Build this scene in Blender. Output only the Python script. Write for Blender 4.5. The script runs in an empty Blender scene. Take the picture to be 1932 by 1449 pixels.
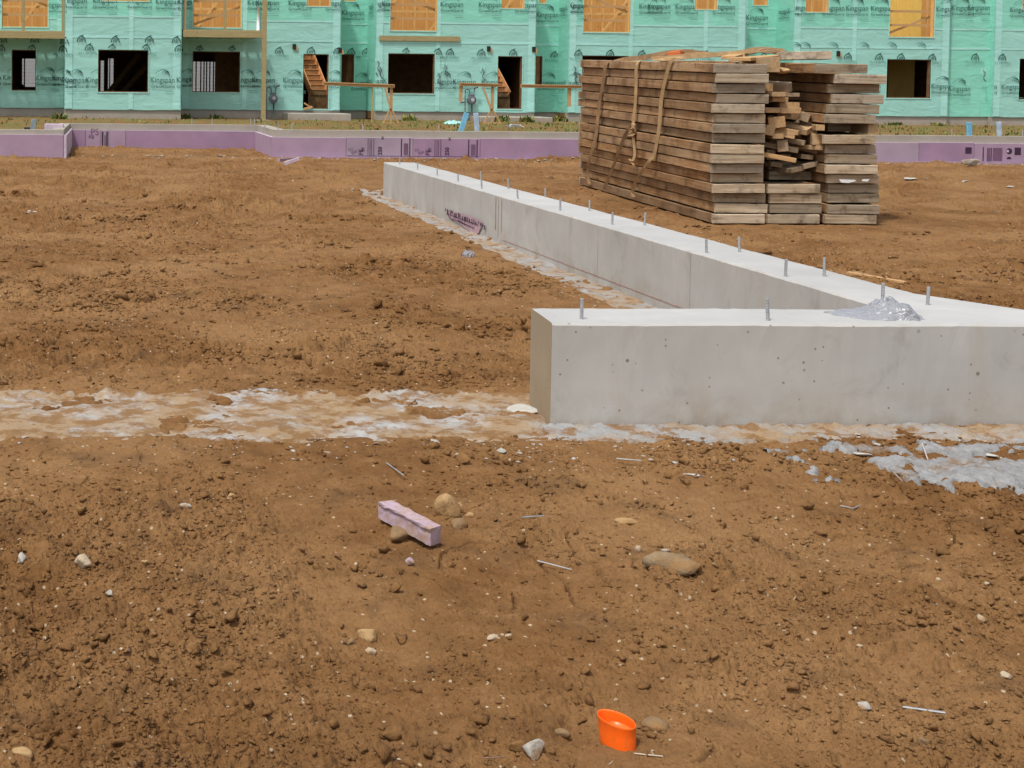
import bpy, bmesh, math, random
import numpy as np
from mathutils import Vector, Matrix, Euler

# ------------------------------------------------------------------ camera, world, sun
SC = bpy.context.scene
C = SC.collection
rnd = random.Random(7)
W, H = 1932, 1449
F = 2600.0
PX, PY = 314.0, 244.0          # principal point of the cropped photograph
EYE = 1.3
_cY = np.array([(210 - PX) / F, -(157 - PY) / F, -1.0]); _cY /= np.linalg.norm(_cY)
_cZ = np.cross([1, -0.0103, 0], _cY); _cZ /= np.linalg.norm(_cZ)
_cX = np.cross(_cY, _cZ)
RM = np.array([_cX, _cY, _cZ])
CAM = np.array([0, 0, EYE])

cam = bpy.data.cameras.new('camera')
cam.sensor_width = 36; cam.lens = 36 * F / W
cam.shift_x = (W / 2 - PX) / W; cam.shift_y = (PY - H / 2) / W
cam.clip_start = 0.05; cam.clip_end = 2000
co = bpy.data.objects.new('camera', cam); C.objects.link(co)
co.matrix_world = Matrix(RM.tolist()).to_4x4() if False else Matrix.Translation(CAM.tolist()) @ Matrix(RM.tolist()).to_4x4()
SC.camera = co

SUN = Vector((-0.36, -0.36, 1.0)).normalized()
world = bpy.data.worlds.new('World'); SC.world = world; world.use_nodes = True
wn = world.node_tree.nodes; wl = world.node_tree.links
bg = wn['Background']
sky = wn.new('ShaderNodeTexSky'); sky.sky_type = 'NISHITA'; sky.sun_disc = False
sky.sun_elevation = math.asin(SUN.z); sky.sun_rotation = math.atan2(SUN.x, SUN.y) % (2 * math.pi)
sky.dust_density = 4.0; sky.air_density = 1.0
hs = wn.new('ShaderNodeHueSaturation'); hs.inputs['Saturation'].default_value = 0.34
wl.new(sky.outputs[0], hs.inputs['Color']); wl.new(hs.outputs[0], bg.inputs[0])
bg.inputs[1].default_value = 0.135
sd = bpy.data.lights.new('sun', 'SUN'); sd.energy = 2.1; sd.angle = math.radians(4); sd.color = (1, 0.965, 0.91)
so = bpy.data.objects.new('sun', sd); C.objects.link(so)
so.rotation_euler = SUN.to_track_quat('Z', 'Y').to_euler(); so.location = (0, -5, 30)
SC.view_settings.view_transform = 'Standard'; SC.view_settings.look = 'None'
SC.view_settings.exposure = 0.35; SC.view_settings.gamma = 1.0; SC.view_settings.use_curve_mapping = False
SC.cycles.use_denoising = True; SC.cycles.max_bounces = 6; SC.cycles.transparent_max_bounces = 8

# ------------------------------------------------------------------ pixel -> place helpers
def ray(x, y): return RM @ np.array([(x - PX) / F, -(y - PY) / F, -1.0])
def atY(x, y, Y):
    d = ray(x, y); return CAM + d * (Y / d[1])
def atZ(x, y, Z):
    d = ray(x, y); return CAM + d * ((Z - EYE) / d[2])
def atX(x, y, X):
    d = ray(x, y); return CAM + d * (X / d[0])

# ------------------------------------------------------------------ noise
_rs = np.random.RandomState(3)
_perm = np.concatenate([_rs.permutation(256)] * 3)
_ga = _rs.rand(256) * 2 * np.pi
_gx, _gy = np.cos(_ga), np.sin(_ga)
def perlin(x, y, seed=0):
    x = np.asarray(x, float) + seed * 17.31; y = np.asarray(y, float) - seed * 9.77
    xi = np.floor(x).astype(np.int64); yi = np.floor(y).astype(np.int64)
    xf = x - xi; yf = y - yi
    u = xf * xf * xf * (xf * (xf * 6 - 15) + 10); v = yf * yf * yf * (yf * (yf * 6 - 15) + 10)
    xa = xi & 255; ya = yi & 255; xb = (xi + 1) & 255; yb = (yi + 1) & 255
    def g(a, b, fx, fy):
        h = _perm[_perm[a] + b]; return _gx[h] * fx + _gy[h] * fy
    n00 = g(xa, ya, xf, yf); n10 = g(xb, ya, xf - 1, yf); n01 = g(xa, yb, xf, yf - 1); n11 = g(xb, yb, xf - 1, yf - 1)
    return (n00 * (1 - u) + n10 * u) * (1 - v) + (n01 * (1 - u) + n11 * u) * v
def sstep(a, b, x):
    t = np.clip((x - a) / (b - a), 0, 1); return t * t * (3 - 2 * t)

def clods(x, y, cell, seed, dens, ex_=1.0):           # heap of rounded clods: highest of jittered bumps, one per cell
    gx = x / cell; gy = y / cell; xi = np.floor(gx).astype(np.int64); yi = np.floor(gy).astype(np.int64)
    best = np.zeros_like(gx)
    for dx in (-1, 0, 1):
        for dy in (-1, 0, 1):
            a = (xi + dx + seed * 37) & 255; b = (yi + dy + seed * 71) & 255
            h1 = _perm[_perm[a] + b]; h2 = _perm[h1 + 31]; h3 = _perm[h2 + 77]; h4 = _perm[h3 + 13]
            px_ = xi + dx + h1 / 255.; py_ = yi + dy + h2 / 255.
            r_ = (.22 + .55 * (h3 / 255.) ** 1.6) * dens; ex = gx - px_; ey = gy - py_
            tilt = 1 + .5 * (ex * (h4 / 127. - 1) + ey * (h2 / 127. - 1))
            q = 1 - (ex * ex * (.75 + h4 / 400.) + ey * ey * (1.25 - h4 / 500.)) / np.maximum(r_ * r_, 1e-6)
            best = np.maximum(best, np.clip(q, 0, None) ** ex_ * r_ * tilt * (.75 + .4 * h1 / 255.))
    return best * cell
def rect_sd(x, y, x0, x1, y0, y1):          # signed distance, negative inside
    dx = np.maximum(x0 - x, x - x1); dy = np.maximum(y0 - y, y - y1)
    return np.where((dx > 0) & (dy > 0), np.hypot(np.maximum(dx, 0), np.maximum(dy, 0)), np.maximum(dx, dy))

WALL_Y0, WALL_Y1, WALL_X0 = 5.20, 5.57, 1.70
DW_X0, DW_X1, DW_Y1 = 3.245, 3.615, 16.25
def footing_sd(x, y):
    a = rect_sd(x, y, -6, 12, 4.99, 5.74)
    b = rect_sd(x, y, 3.03, 3.86, 5.2, 17.0)
    return np.minimum(a, b)

def ground_h(x, y):
    x = np.asarray(x, float); y = np.asarray(y, float)
    r = np.hypot(x, y)
    big = 0.034 * perlin(x * .55, y * .55, 1) + 0.032 * perlin(x * 1.3, y * 1.3, 2) + .030 * perlin(x * 2.7, y * 2.7, 3) + .017 * perlin(x * 6.3, y * 6.3, 4)
    m = perlin(x * .75, y * .75, 5) + .5 * perlin(x * 2.1, y * 2.1, 6)
    rough = .30 + .70 * sstep(-.25, .32, m)
    rough = rough * (1 - .5 * np.exp(-(((x - .4) / 1.2) ** 2 + ((y - 9.5) / 2.6) ** 2)))
    rough = rough + .6 * np.exp(-(((x + .1) / 2.0) ** 2 + ((y - 6.6) / .55) ** 2)) + .4 * np.exp(-(((x + .2) / .6) ** 2 + ((y - 2.8) / .5) ** 2))
    rough = np.clip(rough, 0, 1.25)
    wx = x + .022 * perlin(x * 9, y * 9, 31) + .006 * perlin(x * 27, y * 27, 33); wy = y + .022 * perlin(x * 9, y * 9, 32) + .006 * perlin(x * 27, y * 27, 34)
    pa = .5 + .9 * perlin(x * 1.9, y * 1.9, 16) + .6 * perlin(x * 5, y * 5, 17)
    cl = .30 * clods(wx, wy, .21, 5, np.clip(rough * 1.3 - .55 + pa * .45, 0, 1), 1.7) + .26 * clods(wx, wy + .4, .115, 1, np.clip(rough * 1.1 - .35 + pa * .35, 0, 1), 1.5) + .42 * clods(wx + .3, wy, .050, 2, np.clip(rough * .95 - .12 + pa * .35, 0, 1.1), 1.25) \
        + .62 * clods(x + .008 * perlin(x * 30, y * 30, 35), y + .008 * perlin(x * 30, y * 30, 36), .023, 3, np.clip(rough * .7 + .15 + .2 * pa, .15, 1.1), 1.0) + .75 * clods(x, y, .0115, 4, np.clip(.35 + rough * .6, .3, 1.1), .9)
    cl = cl + .016 * np.abs(perlin(wx * 8, wy * 8, 8)) + .010 * np.abs(perlin(x * 19, y * 19, 9)) + .005 * np.abs(perlin(x * 48, y * 48, 10))
    pit = -.024 * sstep(.05, .55, perlin(wx * 3.3, wy * 4.2, 14)) * (.3 + np.abs(perlin(wx * 9, wy * 9, 15)) * 2)
    crack = -.012 * np.clip(1 - np.abs(perlin(wx * 3.7, wy * 3.7, 18)) / .022, 0, 1) * sstep(-.1, .3, perlin(x * 1.1, y * 1.1, 19))
    cl = cl * (1 + .45 * sstep(7.5, 13, y))
    h = big + (cl - .022) + rough * pit * 1.35 + crack * 1.4
    # tracks of a machine: shallow ribs
    # stack pad rises a little towards the back
    pad = sstep(0, 1, 1 - np.clip(rect_sd(x, y, 5.5, 7.9, 12.9, 17.6), 0, 1.5) / 1.5)
    h = h * (1 - .6 * pad) + pad * (-.006 + .024 * np.clip(y - 13.1, 0, 4.5))
    # exposed footing
    sd_ = footing_sd(x, y) + .05 * perlin(x * 3.1, y * 3.1, 20) + .03 * perlin(x * 9, y * 9, 21)
    near = 1 - sstep(.0, .9, sd_)
    h = h * (1 - .55 * near) + .012 * near
    ins = 1 - sstep(-.05, .012, sd_)
    cover = sstep(.06, .42, perlin(x * 2.3 + 3, y * 3.4, 22) + .7 * perlin(x * 7, y * 8, 23) + .5 * perlin(x * 19, y * 21, 24) + .04 * (x > 1.6) * (y < 5.3))
    h = h * (1 - ins) + ins * (-.034 + cover * (.030 + .55 * cl))
    under = rect_sd(x, y, WALL_X0, 12, WALL_Y0, WALL_Y1) < -.01
    under |= rect_sd(x, y, DW_X0, DW_X1, WALL_Y0, DW_Y1) < -.01
    h = np.where(under, np.minimum(h, -.03), h)
    far = sstep(26, 30, y)
    h = h * (1 - .55 * far) + .02 * far
    out = sstep(60, 120, r)
    return h * (1 - out)
def gh(x, y): return float(ground_h(np.array([x]), np.array([y]))[0])
_off = np.array([(a, b) for a in (-1, -.5, 0, .5, 1) for b in (-1, -.5, 0, .5, 1)])
def gtop(x, y, rad):
    z = np.sort(ground_h(x + _off[:, 0] * rad, y + _off[:, 1] * rad)); return float(z[14])
def onground(px, py, dz=0.0):
    p = atZ(px, py, 0.0)
    for _ in range(3): p = atZ(px, py, gh(p[0], p[1]))
    return Vector((p[0], p[1], gh(p[0], p[1]) + dz))

# ------------------------------------------------------------------ scene-object helpers
def tag(o, label=None, cat=None, group=None, kind=None):
    if label: o['label'] = label
    if cat: o['category'] = cat
    if group: o['group'] = group
    if kind: o['kind'] = kind
    return o
def empty(name, loc=(0, 0, 0), rot=(0, 0, 0)):
    o = bpy.data.objects.new(name, None); C.objects.link(o); o.location = loc; o.rotation_euler = rot
    o.empty_display_size = .1
    return o
def mesh_obj(name, v, f, mats, parent=None, smooth=False, mi=None):
    me = bpy.data.meshes.new(name)
    me.from_pydata([tuple(a) for a in v], [], [tuple(a) for a in f])
    if not isinstance(mats, (list, tuple)): mats = [mats]
    for m in mats: me.materials.append(m)
    if mi is not None: me.polygons.foreach_set('material_index', np.array(mi, dtype=np.int32))
    if smooth: me.polygons.foreach_set('use_smooth', np.ones(len(me.polygons), dtype=bool))
    me.update()
    o = bpy.data.objects.new(name, me); C.objects.link(o)
    if parent is not None: o.parent = parent
    return o
def copy_tree(o, parent=None):
    c = o.copy(); C.objects.link(c)
    if parent is not None: c.parent = parent
    for ch in list(o.children): copy_tree(ch, c)
    return c

class MB:
    def __init__(s): s.v = []; s.f = []; s.mi = []
    def add(s, v, f, m=0):
        n = len(s.v); s.v += [tuple(a) for a in v]; s.f += [tuple(i + n for i in q) for q in f]; s.mi += [m] * len(f); return s
    def box(s, lo, hi, m=0, M=None, bev=0.0):
        x0, y0, z0 = lo; x1, y1, z1 = hi
        if bev <= 0:
            v = [(x0, y0, z0), (x1, y0, z0), (x1, y1, z0), (x0, y1, z0), (x0, y0, z1), (x1, y0, z1), (x1, y1, z1), (x0, y1, z1)]
            f = [(0, 3, 2, 1), (4, 5, 6, 7), (0, 1, 5, 4), (1, 2, 6, 5), (2, 3, 7, 6), (3, 0, 4, 7)]
        else:
            bm = bmesh.new(); bmesh.ops.create_cube(bm, size=1)
            for q in bm.verts: q.co = Vector(((x0 + x1) / 2 + q.co.x * (x1 - x0), (y0 + y1) / 2 + q.co.y * (y1 - y0), (z0 + z1) / 2 + q.co.z * (z1 - z0)))
            bmesh.ops.bevel(bm, geom=bm.edges[:], offset=bev, segments=2, affect='EDGES', profile=.5)
            bm.verts.ensure_lookup_table(); v = [q.co[:] for q in bm.verts]; f = [[w.index for w in p.verts] for p in bm.faces]; bm.free()
        if M is not None: v = [tuple(M @ Vector(a)) for a in v]
        return s.add(v, f, m)
    def bar(s, a, b, w, t, up=(0, 0, 1), m=0, bev=0.0):      # a board from a to b, w across, t thick along `up`
        a = Vector(a); b = Vector(b); d = (b - a); L = d.length; d.normalize()
        u = Vector(up); sx = d.cross(u)
        if sx.length < 1e-4: sx = d.cross(Vector((1, 0, 0)))
        sx.normalize(); u = sx.cross(d)
        M = Matrix((sx, d, u)).transposed().to_4x4(); M.translation = a
        return s.box((-w / 2, 0, -t / 2), (w / 2, L, t / 2), m, M, bev)
    def tube(s, pts, r, n=8, m=0, cap=True):
        pts = [Vector(p) for p in pts]; rings = []
        rr = r if isinstance(r, (list, tuple)) else [r] * len(pts)
        for i, p in enumerate(pts):
            d = (pts[min(i + 1, len(pts) - 1)] - pts[max(i - 1, 0)]).normalized()
            a = d.cross(Vector((0, 0, 1)))
            if a.length < 1e-3: a = d.cross(Vector((1, 0, 0)))
            a.normalize(); b = a.cross(d)
            rings.append([p + (a * math.cos(2 * math.pi * k / n) + b * math.sin(2 * math.pi * k / n)) * rr[i] for k in range(n)])
        v = [q for g in rings for q in g]; f = []
        for i in range(len(pts) - 1):
            for k in range(n): f.append((i * n + k, i * n + (k + 1) % n, (i + 1) * n + (k + 1) % n, (i + 1) * n + k))
        if cap: f.append(tuple(range(n))); f.append(tuple((len(pts) - 1) * n + k for k in reversed(range(n))))
        return s.add(v, f, m)
    def ribbon(s, pts, side, w, t=.003, m=0):
        pts = [Vector(p) for p in pts]; v = []; f = []
        for i, p in enumerate(pts):
            sd_ = Vector(side[i] if isinstance(side, list) else side).normalized()
            d = (pts[min(i + 1, len(pts) - 1)] - pts[max(i - 1, 0)]).normalized()
            n = d.cross(sd_).normalized() * (t / 2)
            v += [p - sd_ * w / 2 - n, p + sd_ * w / 2 - n, p + sd_ * w / 2 + n, p - sd_ * w / 2 + n]
        for i in range(len(pts) - 1):
            a = i * 4; b = a + 4
            for k in range(4): f.append((a + k, a + (k + 1) % 4, b + (k + 1) % 4, b + k))
        f.append((0, 1, 2, 3)); e = (len(pts) - 1) * 4; f.append((e + 3, e + 2, e + 1, e))
        return s.add(v, f, m)
    def build(s, name, mats, parent=None, smooth=False):
        return mesh_obj(name, s.v, s.f, mats, parent, smooth, s.mi)

def smooth_pts(p, n=6):          # Catmull-Rom
    p = [Vector(a) for a in p]; q = [p[0] * 2 - p[1]] + p + [p[-1] * 2 - p[-2]]; out = []
    for i in range(1, len(q) - 2):
        for k in range(n):
            t = k / n; a, b, c, d = q[i - 1], q[i], q[i + 1], q[i + 2]
            out.append(.5 * ((2 * b) + (c - a) * t + (2 * a - 5 * b + 4 * c - d) * t * t + (3 * b - a - 3 * c + d) * t ** 3))
    out.append(p[-1]); return out

# ------------------------------------------------------------------ materials
def nt(name, rough=.8, spec=.3):
    m = bpy.data.materials.new(name); m.use_nodes = True
    n = m.node_tree.nodes; b = n['Principled BSDF']
    b.inputs['Roughness'].default_value = rough; b.inputs['Specular IOR Level'].default_value = spec
    return m, n, m.node_tree.links, b
def N(n, t, **k):
    o = n.new('ShaderNode' + t)
    for a, v in k.items():
        if a in o.inputs: o.inputs[a].default_value = v
        else: setattr(o, a, v)
    return o
def noise(n, l, vec, scale, detail=4, rough=.55, dist=0):
    o = N(n, 'TexNoise'); o.inputs['Scale'].default_value = scale; o.inputs['Detail'].default_value = detail
    o.inputs['Roughness'].default_value = rough; o.inputs['Distortion'].default_value = dist
    if vec is not None: l.new(vec, o.inputs['Vector'])
    return o.outputs['Fac']
def ramp(n, l, fac, stops):
    o = N(n, 'ValToRGB'); e = o.color_ramp.elements
    while len(e) < len(stops): e.new(.5)
    for i, (p, c) in enumerate(stops):
        e[i].position = p; e[i].color = (c[0], c[1], c[2], 1) if isinstance(c, (tuple, list)) else (c, c, c, 1)
    l.new(fac, o.inputs['Fac']); return o.outputs['Color']
def mix(n, l, fac, a, b, mode='MIX'):
    o = N(n, 'MixRGB', blend_type=mode)
    for i, s in (('Fac', fac), ('Color1', a), ('Color2', b)):
        if isinstance(s, (int, float)): o.inputs[i].default_value = s
        elif isinstance(s, tuple): o.inputs[i].default_value = (*s[:3], 1)
        else: l.new(s, o.inputs[i])
    return o.outputs['Color']
def mapping(n, l, vec, scale=(1, 1, 1), rot=(0, 0, 0)):
    o = N(n, 'Mapping'); o.inputs['Scale'].default_value = scale; o.inputs['Rotation'].default_value = rot
    l.new(vec, o.inputs['Vector']); return o.outputs['Vector']
def bump(n, l, b, height, strength, dist):
    o = N(n, 'Bump'); o.inputs['Strength'].default_value = strength; o.inputs['Distance'].default_value = dist
    l.new(height, o.inputs['Height']); l.new(o.outputs[0], b.inputs['Normal']); return o
def objco(n): return N(n, 'TexCoord').outputs['Object']
def vecadd(n, l, vec, val):
    o = N(n, 'VectorMath', operation='ADD'); l.new(vec, o.inputs[0]); l.new(val, o.inputs[1]); return o.outputs[0]

def make_soil():
    m, n, l, b = nt('soil', .95, .12); c = objco(n)
    big = noise(n, l, c, .8, 3); mid = noise(n, l, c, 7, 5, .65); fine = noise(n, l, c, 60, 6, .7)
    col = ramp(n, l, mid, [(.28, (.110, .051, .018)), (.50, (.172, .085, .031)), (.72, (.240, .129, .053))])
    col = mix(n, l, ramp(n, l, big, [(.40, 0), (.62, 1)]), col, mix(n, l, .65, col, (.285, .162, .071)))
    col = mix(n, l, ramp(n, l, fine, [(.36, .40), (.60, 0)]), col, (.132, .064, .023))
    damp = noise(n, l, c, 3.3, 6, .7, .4)
    col = mix(n, l, ramp(n, l, damp, [(.54, 0), (.68, .60)]), col, (.100, .056, .027))
    sp = N(n, 'TexVoronoi'); sp.inputs['Scale'].default_value = 55; l.new(c, sp.inputs['Vector'])
    rsel = N(n, 'SeparateColor'); l.new(sp.outputs['Color'], rsel.inputs[0])
    a = ramp(n, l, sp.outputs['Distance'], [(.20, 1), (.30, 0)]); d = ramp(n, l, rsel.outputs[0], [(.93, 0), (.95, 1)])
    col = mix(n, l, mix(n, l, 1.0, a, d, 'MULTIPLY'), col, (.42, .33, .22))
    gm = N(n, 'Separate' + 'XYZ'); l.new(c, gm.inputs[0])
    gz = ramp(n, l, N_math(n, l, 'MULTIPLY', gm.outputs['Y'], 1 / 60), [(.46, 0), (.52, 1)])
    gn = ramp(n, l, noise(n, l, c, .9, 5, .65), [(.44, 0), (.58, 1)])
    col = mix(n, l, mix(n, l, 1.0, gz, gn, 'MULTIPLY'), col, (.130, .125, .040))
    l.new(col, b.inputs['Base Color'])
    hgt = mix(n, l, .5, noise(n, l, c, 170, 6, .7), noise(n, l, c, 45, 6, .7))
    bump(n, l, b, hgt, .8, .010); return m
def N_math(n, l, op, a, v):
    o = N(n, 'Math', operation=op); l.new(a, o.inputs[0]); o.inputs[1].default_value = v; return o.outputs[0]

def make_concrete(name, base=(.40, .385, .355), holes=True, dirt=.5, streak=True):
    m, n, l, b = nt(name, .85, .25); c = objco(n)
    big = noise(n, l, c, 1.4, 5, .6); mid = noise(n, l, c, 9, 6, .65)
    k = lambda s: tuple(min(1, q * s) for q in base)
    col = ramp(n, l, big, [(.30, k(.86)), (.55, k(1.0)), (.75, k(1.13))])
    col = mix(n, l, ramp(n, l, mid, [(.35, .28), (.62, 0)]), col, k(.82))
    if streak:
        st = noise(n, l, mapping(n, l, c, (5, 5, .5)), 1.6, 5, .6)
        col = mix(n, l, ramp(n, l, st, [(.54, 0), (.76, .34)]), col, (.35, .28, .19))
        col = mix(n, l, ramp(n, l, noise(n, l, c, 3.1, 6, .7, .8), [(.55, 0), (.70, .5)]), col, (.27, .255, .225))
    if holes:
        v = N(n, 'TexVoronoi'); v.inputs['Scale'].default_value = 13; l.new(c, v.inputs['Vector'])
        s = N(n, 'SeparateColor'); l.new(v.outputs['Color'], s.inputs[0])
        v2 = N(n, 'TexVoronoi'); v2.inputs['Scale'].default_value = 34; l.new(c, v2.inputs['Vector'])
        s2 = N(n, 'SeparateColor'); l.new(v2.outputs['Color'], s2.inputs[0])
        h2 = mix(n, l, 1.0, ramp(n, l, v2.outputs['Distance'], [(.10, 1), (.17, 0)]), ramp(n, l, s2.outputs[0], [(.80, 0), (.84, .8)]), 'MULTIPLY')
        hm = mix(n, l, 1.0, ramp(n, l, v.outputs['Distance'], [(.07, 1), (.12, 0)]), ramp(n, l, s.outputs[0], [(.80, 0), (.86, .8)]), 'MULTIPLY')
        hm = mix(n, l, 1.0, hm, h2, 'LIGHTEN'); col = mix(n, l, hm, col, (.13, .105, .075))
        hgt = mix(n, l, hm, noise(n, l, c, 120, 4), (0, 0, 0))
    else: hgt = noise(n, l, c, 120, 5)
    if dirt:
        z = N(n, 'SeparateXYZ'); l.new(c, z.inputs[0])
        zz = ramp(n, l, z.outputs['Z'], [(.0, 1), (.16, 0)])
        dm = mix(n, l, 1.0, zz, ramp(n, l, noise(n, l, c, 5, 6, .7), [(.40, 0), (.66, dirt)]), 'MULTIPLY')
        col = mix(n, l, dm, col, (.26, .16, .075))
    l.new(col, b.inputs['Base Color']); bump(n, l, b, hgt, .12, .003); return m

def make_footing(name='dusty_concrete', d0=.385, d1=.535, s0=.465, top=.41):
    m, n, l, b = nt(name, .9, .15); c = objco(n)
    col = ramp(n, l, noise(n, l, c, 14, 6, .7), [(.3, (.27, .27, .265)), (.6, (top, top, top * .98))])
    d = noise(n, l, c, 2.6, 8, .72, .6)
    col = mix(n, l, ramp(n, l, d, [(d0, 0), (d1, .94)]), col, (.315, .215, .12))
    col = mix(n, l, ramp(n, l, noise(n, l, c, 8, 6, .7), [(s0, 0), (s0 + .10, .9)]), col, (.215, .115, .045))
    l.new(col, b.inputs['Base Color']); bump(n, l, b, noise(n, l, c, 60, 6, .7), .8, .01); return m

def make_wood(name, stops, axis='Y', vary=.5, grey=(.27, .235, .185), rough=.85, each=0.0):
    m, n, l, b = nt(name, rough, .2); c = objco(n)
    oi = N(n, 'ObjectInfo'); cx = N(n, 'CombineXYZ')
    for i in range(3): l.new(N_math(n, l, 'MULTIPLY', oi.outputs['Random'], 31.0 + 17 * i), cx.inputs[i])
    cc = vecadd(n, l, c, cx.outputs[0])
    sc = {'X': (1.3, 26, 26), 'Y': (26, 1.3, 26), 'Z': (26, 26, 1.3)}[axis]
    g = noise(n, l, mapping(n, l, cc, sc), 1.6, 6, .65)
    col = ramp(n, l, g, stops)
    blot = noise(n, l, mapping(n, l, cc, {'X': (1, 3, 3), 'Y': (3, 1, 3), 'Z': (3, 3, 1)}[axis]), 2.4, 5, .6)
    gf = mix(n, l, .55, ramp(n, l, blot, [(.42, 0), (.58, 1)]), oi.outputs['Random'])
    col = mix(n, l, mix(n, l, 1.0, gf, (vary, vary, vary), 'MULTIPLY'), col, grey)
    if each:
        sp_ = N(n, 'SeparateColor'); wn_ = N(n, 'TexWhiteNoise'); wn_.noise_dimensions = '1D'; l.new(oi.outputs['Random'], wn_.inputs['W'])
        br = N_math(n, l, 'ADD', N_math(n, l, 'MULTIPLY', wn_.outputs['Value'], each), 1.08 - each)
        cb = N(n, 'CombineColor'); [l.new(br, cb.inputs[i]) for i in range(3)]
        col = mix(n, l, 1.0, col, cb.outputs[0], 'MULTIPLY')
        st = noise(n, l, mapping(n, l, cc, {'X': (9, 1, 1), 'Y': (1, 2.6, 1), 'Z': (1, 1, 1)}[axis]), 1.2, 3, .5)
        if axis == 'Y': col = mix(n, l, ramp(n, l, st, [(.55, 0), (.66, .55)]), col, (.10, .052, .024))
    dk = noise(n, l, cc, 7, 6, .7)
    col = mix(n, l, ramp(n, l, dk, [(.52 if each else .60, 0), (.70 if each else .75, .7)]), col, (.075, .045, .025))
    l.new(col, b.inputs['Base Color']); bump(n, l, b, g, .5, .006); return m

def make_plain(name, colr, rough=.6, spec=.3, var=.12, scale=6, bmp=0.0, metal=0):
    m, n, l, b = nt(name, rough, spec); c = objco(n)
    k = lambda s: tuple(min(1, q * s) for q in colr)
    col = ramp(n, l, noise(n, l, c, scale, 5, .6), [(.3, k(1 - var)), (.7, k(1 + var))])
    l.new(col, b.inputs['Base Color']); b.inputs['Metallic'].default_value = metal
    if bmp: bump(n, l, b, noise(n, l, c, scale * 6, 5), bmp, .01)
    return m

def make_wrap(name, colr):
    m, n, l, b = nt(name, .42, .45); c = objco(n)
    k = lambda s: tuple(min(1, q * s) for q in colr)
    col = ramp(n, l, noise(n, l, mapping(n, l, c, (.6, .6, 1.4)), .9, 4), [(.3, k(.95)), (.7, k(1.05))])
    v = N(n, 'TexVoronoi'); v.inputs['Scale'].default_value = 3.2; l.new(c, v.inputs['Vector'])       # fastener heads
    col = mix(n, l, ramp(n, l, v.outputs['Distance'], [(.035, .55), (.06, 0)]), col, (.05, .12, .10))
    l.new(col, b.inputs['Base Color'])
    w1 = noise(n, l, mapping(n, l, c, (.7, .7, 2.0), (0, .6, 0)), 1.5, 3, .5, 1.0)
    w2 = noise(n, l, mapping(n, l, c, (2.2, 2.2, .8), (0, .35, 0)), 1.2, 3, .55, 1.2)
    hgt = mix(n, l, .35, w1, w2); bump(n, l, b, hgt, .36, .10); return m

SOIL = make_soil()
CONC = make_concrete('grey_concrete', (.43, .42, .395))
CONC_TOP = make_concrete('floated_concrete_top', (.41, .41, .40), False, 0, False)
CONC_OLD = make_concrete('weathered_concrete', (.35, .32, .275), holes=False, dirt=.7)
FOOT = make_footing()
FOOT2 = make_footing('rubbly_concrete', .45, .61, .51, .31)
WRAP = make_wrap('teal_wrap', (.30, .59, .525))
WRAP_HI = make_wrap('green_wrap', (.235, .605, .485))
WRAP_LT = make_wrap('pale_wrap', (.345, .665, .605))
INK = make_plain('dark_ink', (.050, .135, .12), .6)
INK2 = make_plain('faded_ink', (.12, .31, .27), .6)
FOAM = make_plain('purple_foam', (.345, .245, .335), .75, .2, .10, 3, .15)
FOAM_B = make_plain('faded_purple_foam', (.335, .265, .335), .75, .2, .12, 2, .15)
FOAM_C = make_plain('deep_purple_foam', (.31, .205, .30), .75, .2, .12, 2, .15)
FOAM_EDGE = make_plain('pale_foam_edge', (.50, .41, .49), .8, .2, .1, 12)
FOAM_INK = make_plain('foam_print', (.045, .022, .05), .7)
FOAM_INK2 = make_plain('foam_print_grey', (.15, .085, .14), .7)
WEA = make_wood('weathered_side', [(.28, (.105, .045, .015)), (.48, (.265, .125, .044)), (.70, (.41, .235, .108))], 'Y', .62, (.50, .355, .215), .9, .48)
WEA_X = make_wood('weathered_end', [(.28, (.15, .095, .05)), (.46, (.42, .315, .20)), (.70, (.62, .51, .36))], 'X', .50, (.48, .43, .355), .9, .55)
PLY = make_wood('form_plywood', [(.3, (.06, .035, .018)), (.7, (.16, .09, .045))], 'Y', .4)
NEWW = make_wood('fresh_lumber', [(.3, (.40, .225, .095)), (.7, (.58, .36, .165))], 'Y', .25, (.36, .27, .17))
SCRAPW = make_wood('scrap_lumber', [(.3, (.31, .18, .08)), (.7, (.56, .36, .175))], 'Y', .5, (.36, .28, .19))
SCRAP_DK = make_wood('old_scrap_lumber', [(.3, (.20, .13, .07)), (.7, (.38, .28, .175))], 'Y', .5, (.29, .245, .19))
TREAT = make_wood('treated_lumber', [(.3, (.27, .215, .095)), (.7, (.40, .325, .165))], 'X', .25, (.32, .27, .16))
FRAMEW = make_wood('house_framing', [(.3, (.60, .33, .10)), (.7, (.82, .50, .19))], 'Z', .2, (.70, .46, .20))
SHEATH = make_wood('house_sheathing', [(.3, (.46, .215, .055)), (.7, (.70, .37, .115))], 'Z', .2, (.60, .34, .12))  # darker than the studs in front, depth shade put into the colour
GALV = make_plain('galvanised_steel', (.42, .43, .44), .45, .5, .15, 40, 0, .7)
STRAP = make_plain('strap_webbing', (.36, .235, .115), .85, .2, .25, 9, .3)
STRAP_DK = make_plain('dark_strap_webbing', (.24, .145, .075), .85, .2, .3, 9, .3)
METER = make_plain('grey_meter', (.10, .12, .13), .5, .4, .2, 8)
WHITE = make_plain('white_plastic', (.75, .76, .76), .5, .4, .05)
BLUE = make_plain('blue_stake_paint', (.16, .42, .60), .7, .2, .2, 8)
PBLUE = make_plain('pale_blue_stake_paint', (.36, .46, .56), .7, .2, .2, 8)
GREYST = make_plain('grey_stake', (.22, .29, .32), .7, .2, .2, 8)
BLACK = make_plain('black_pipe', (.02, .02, .02), .5)
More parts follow.
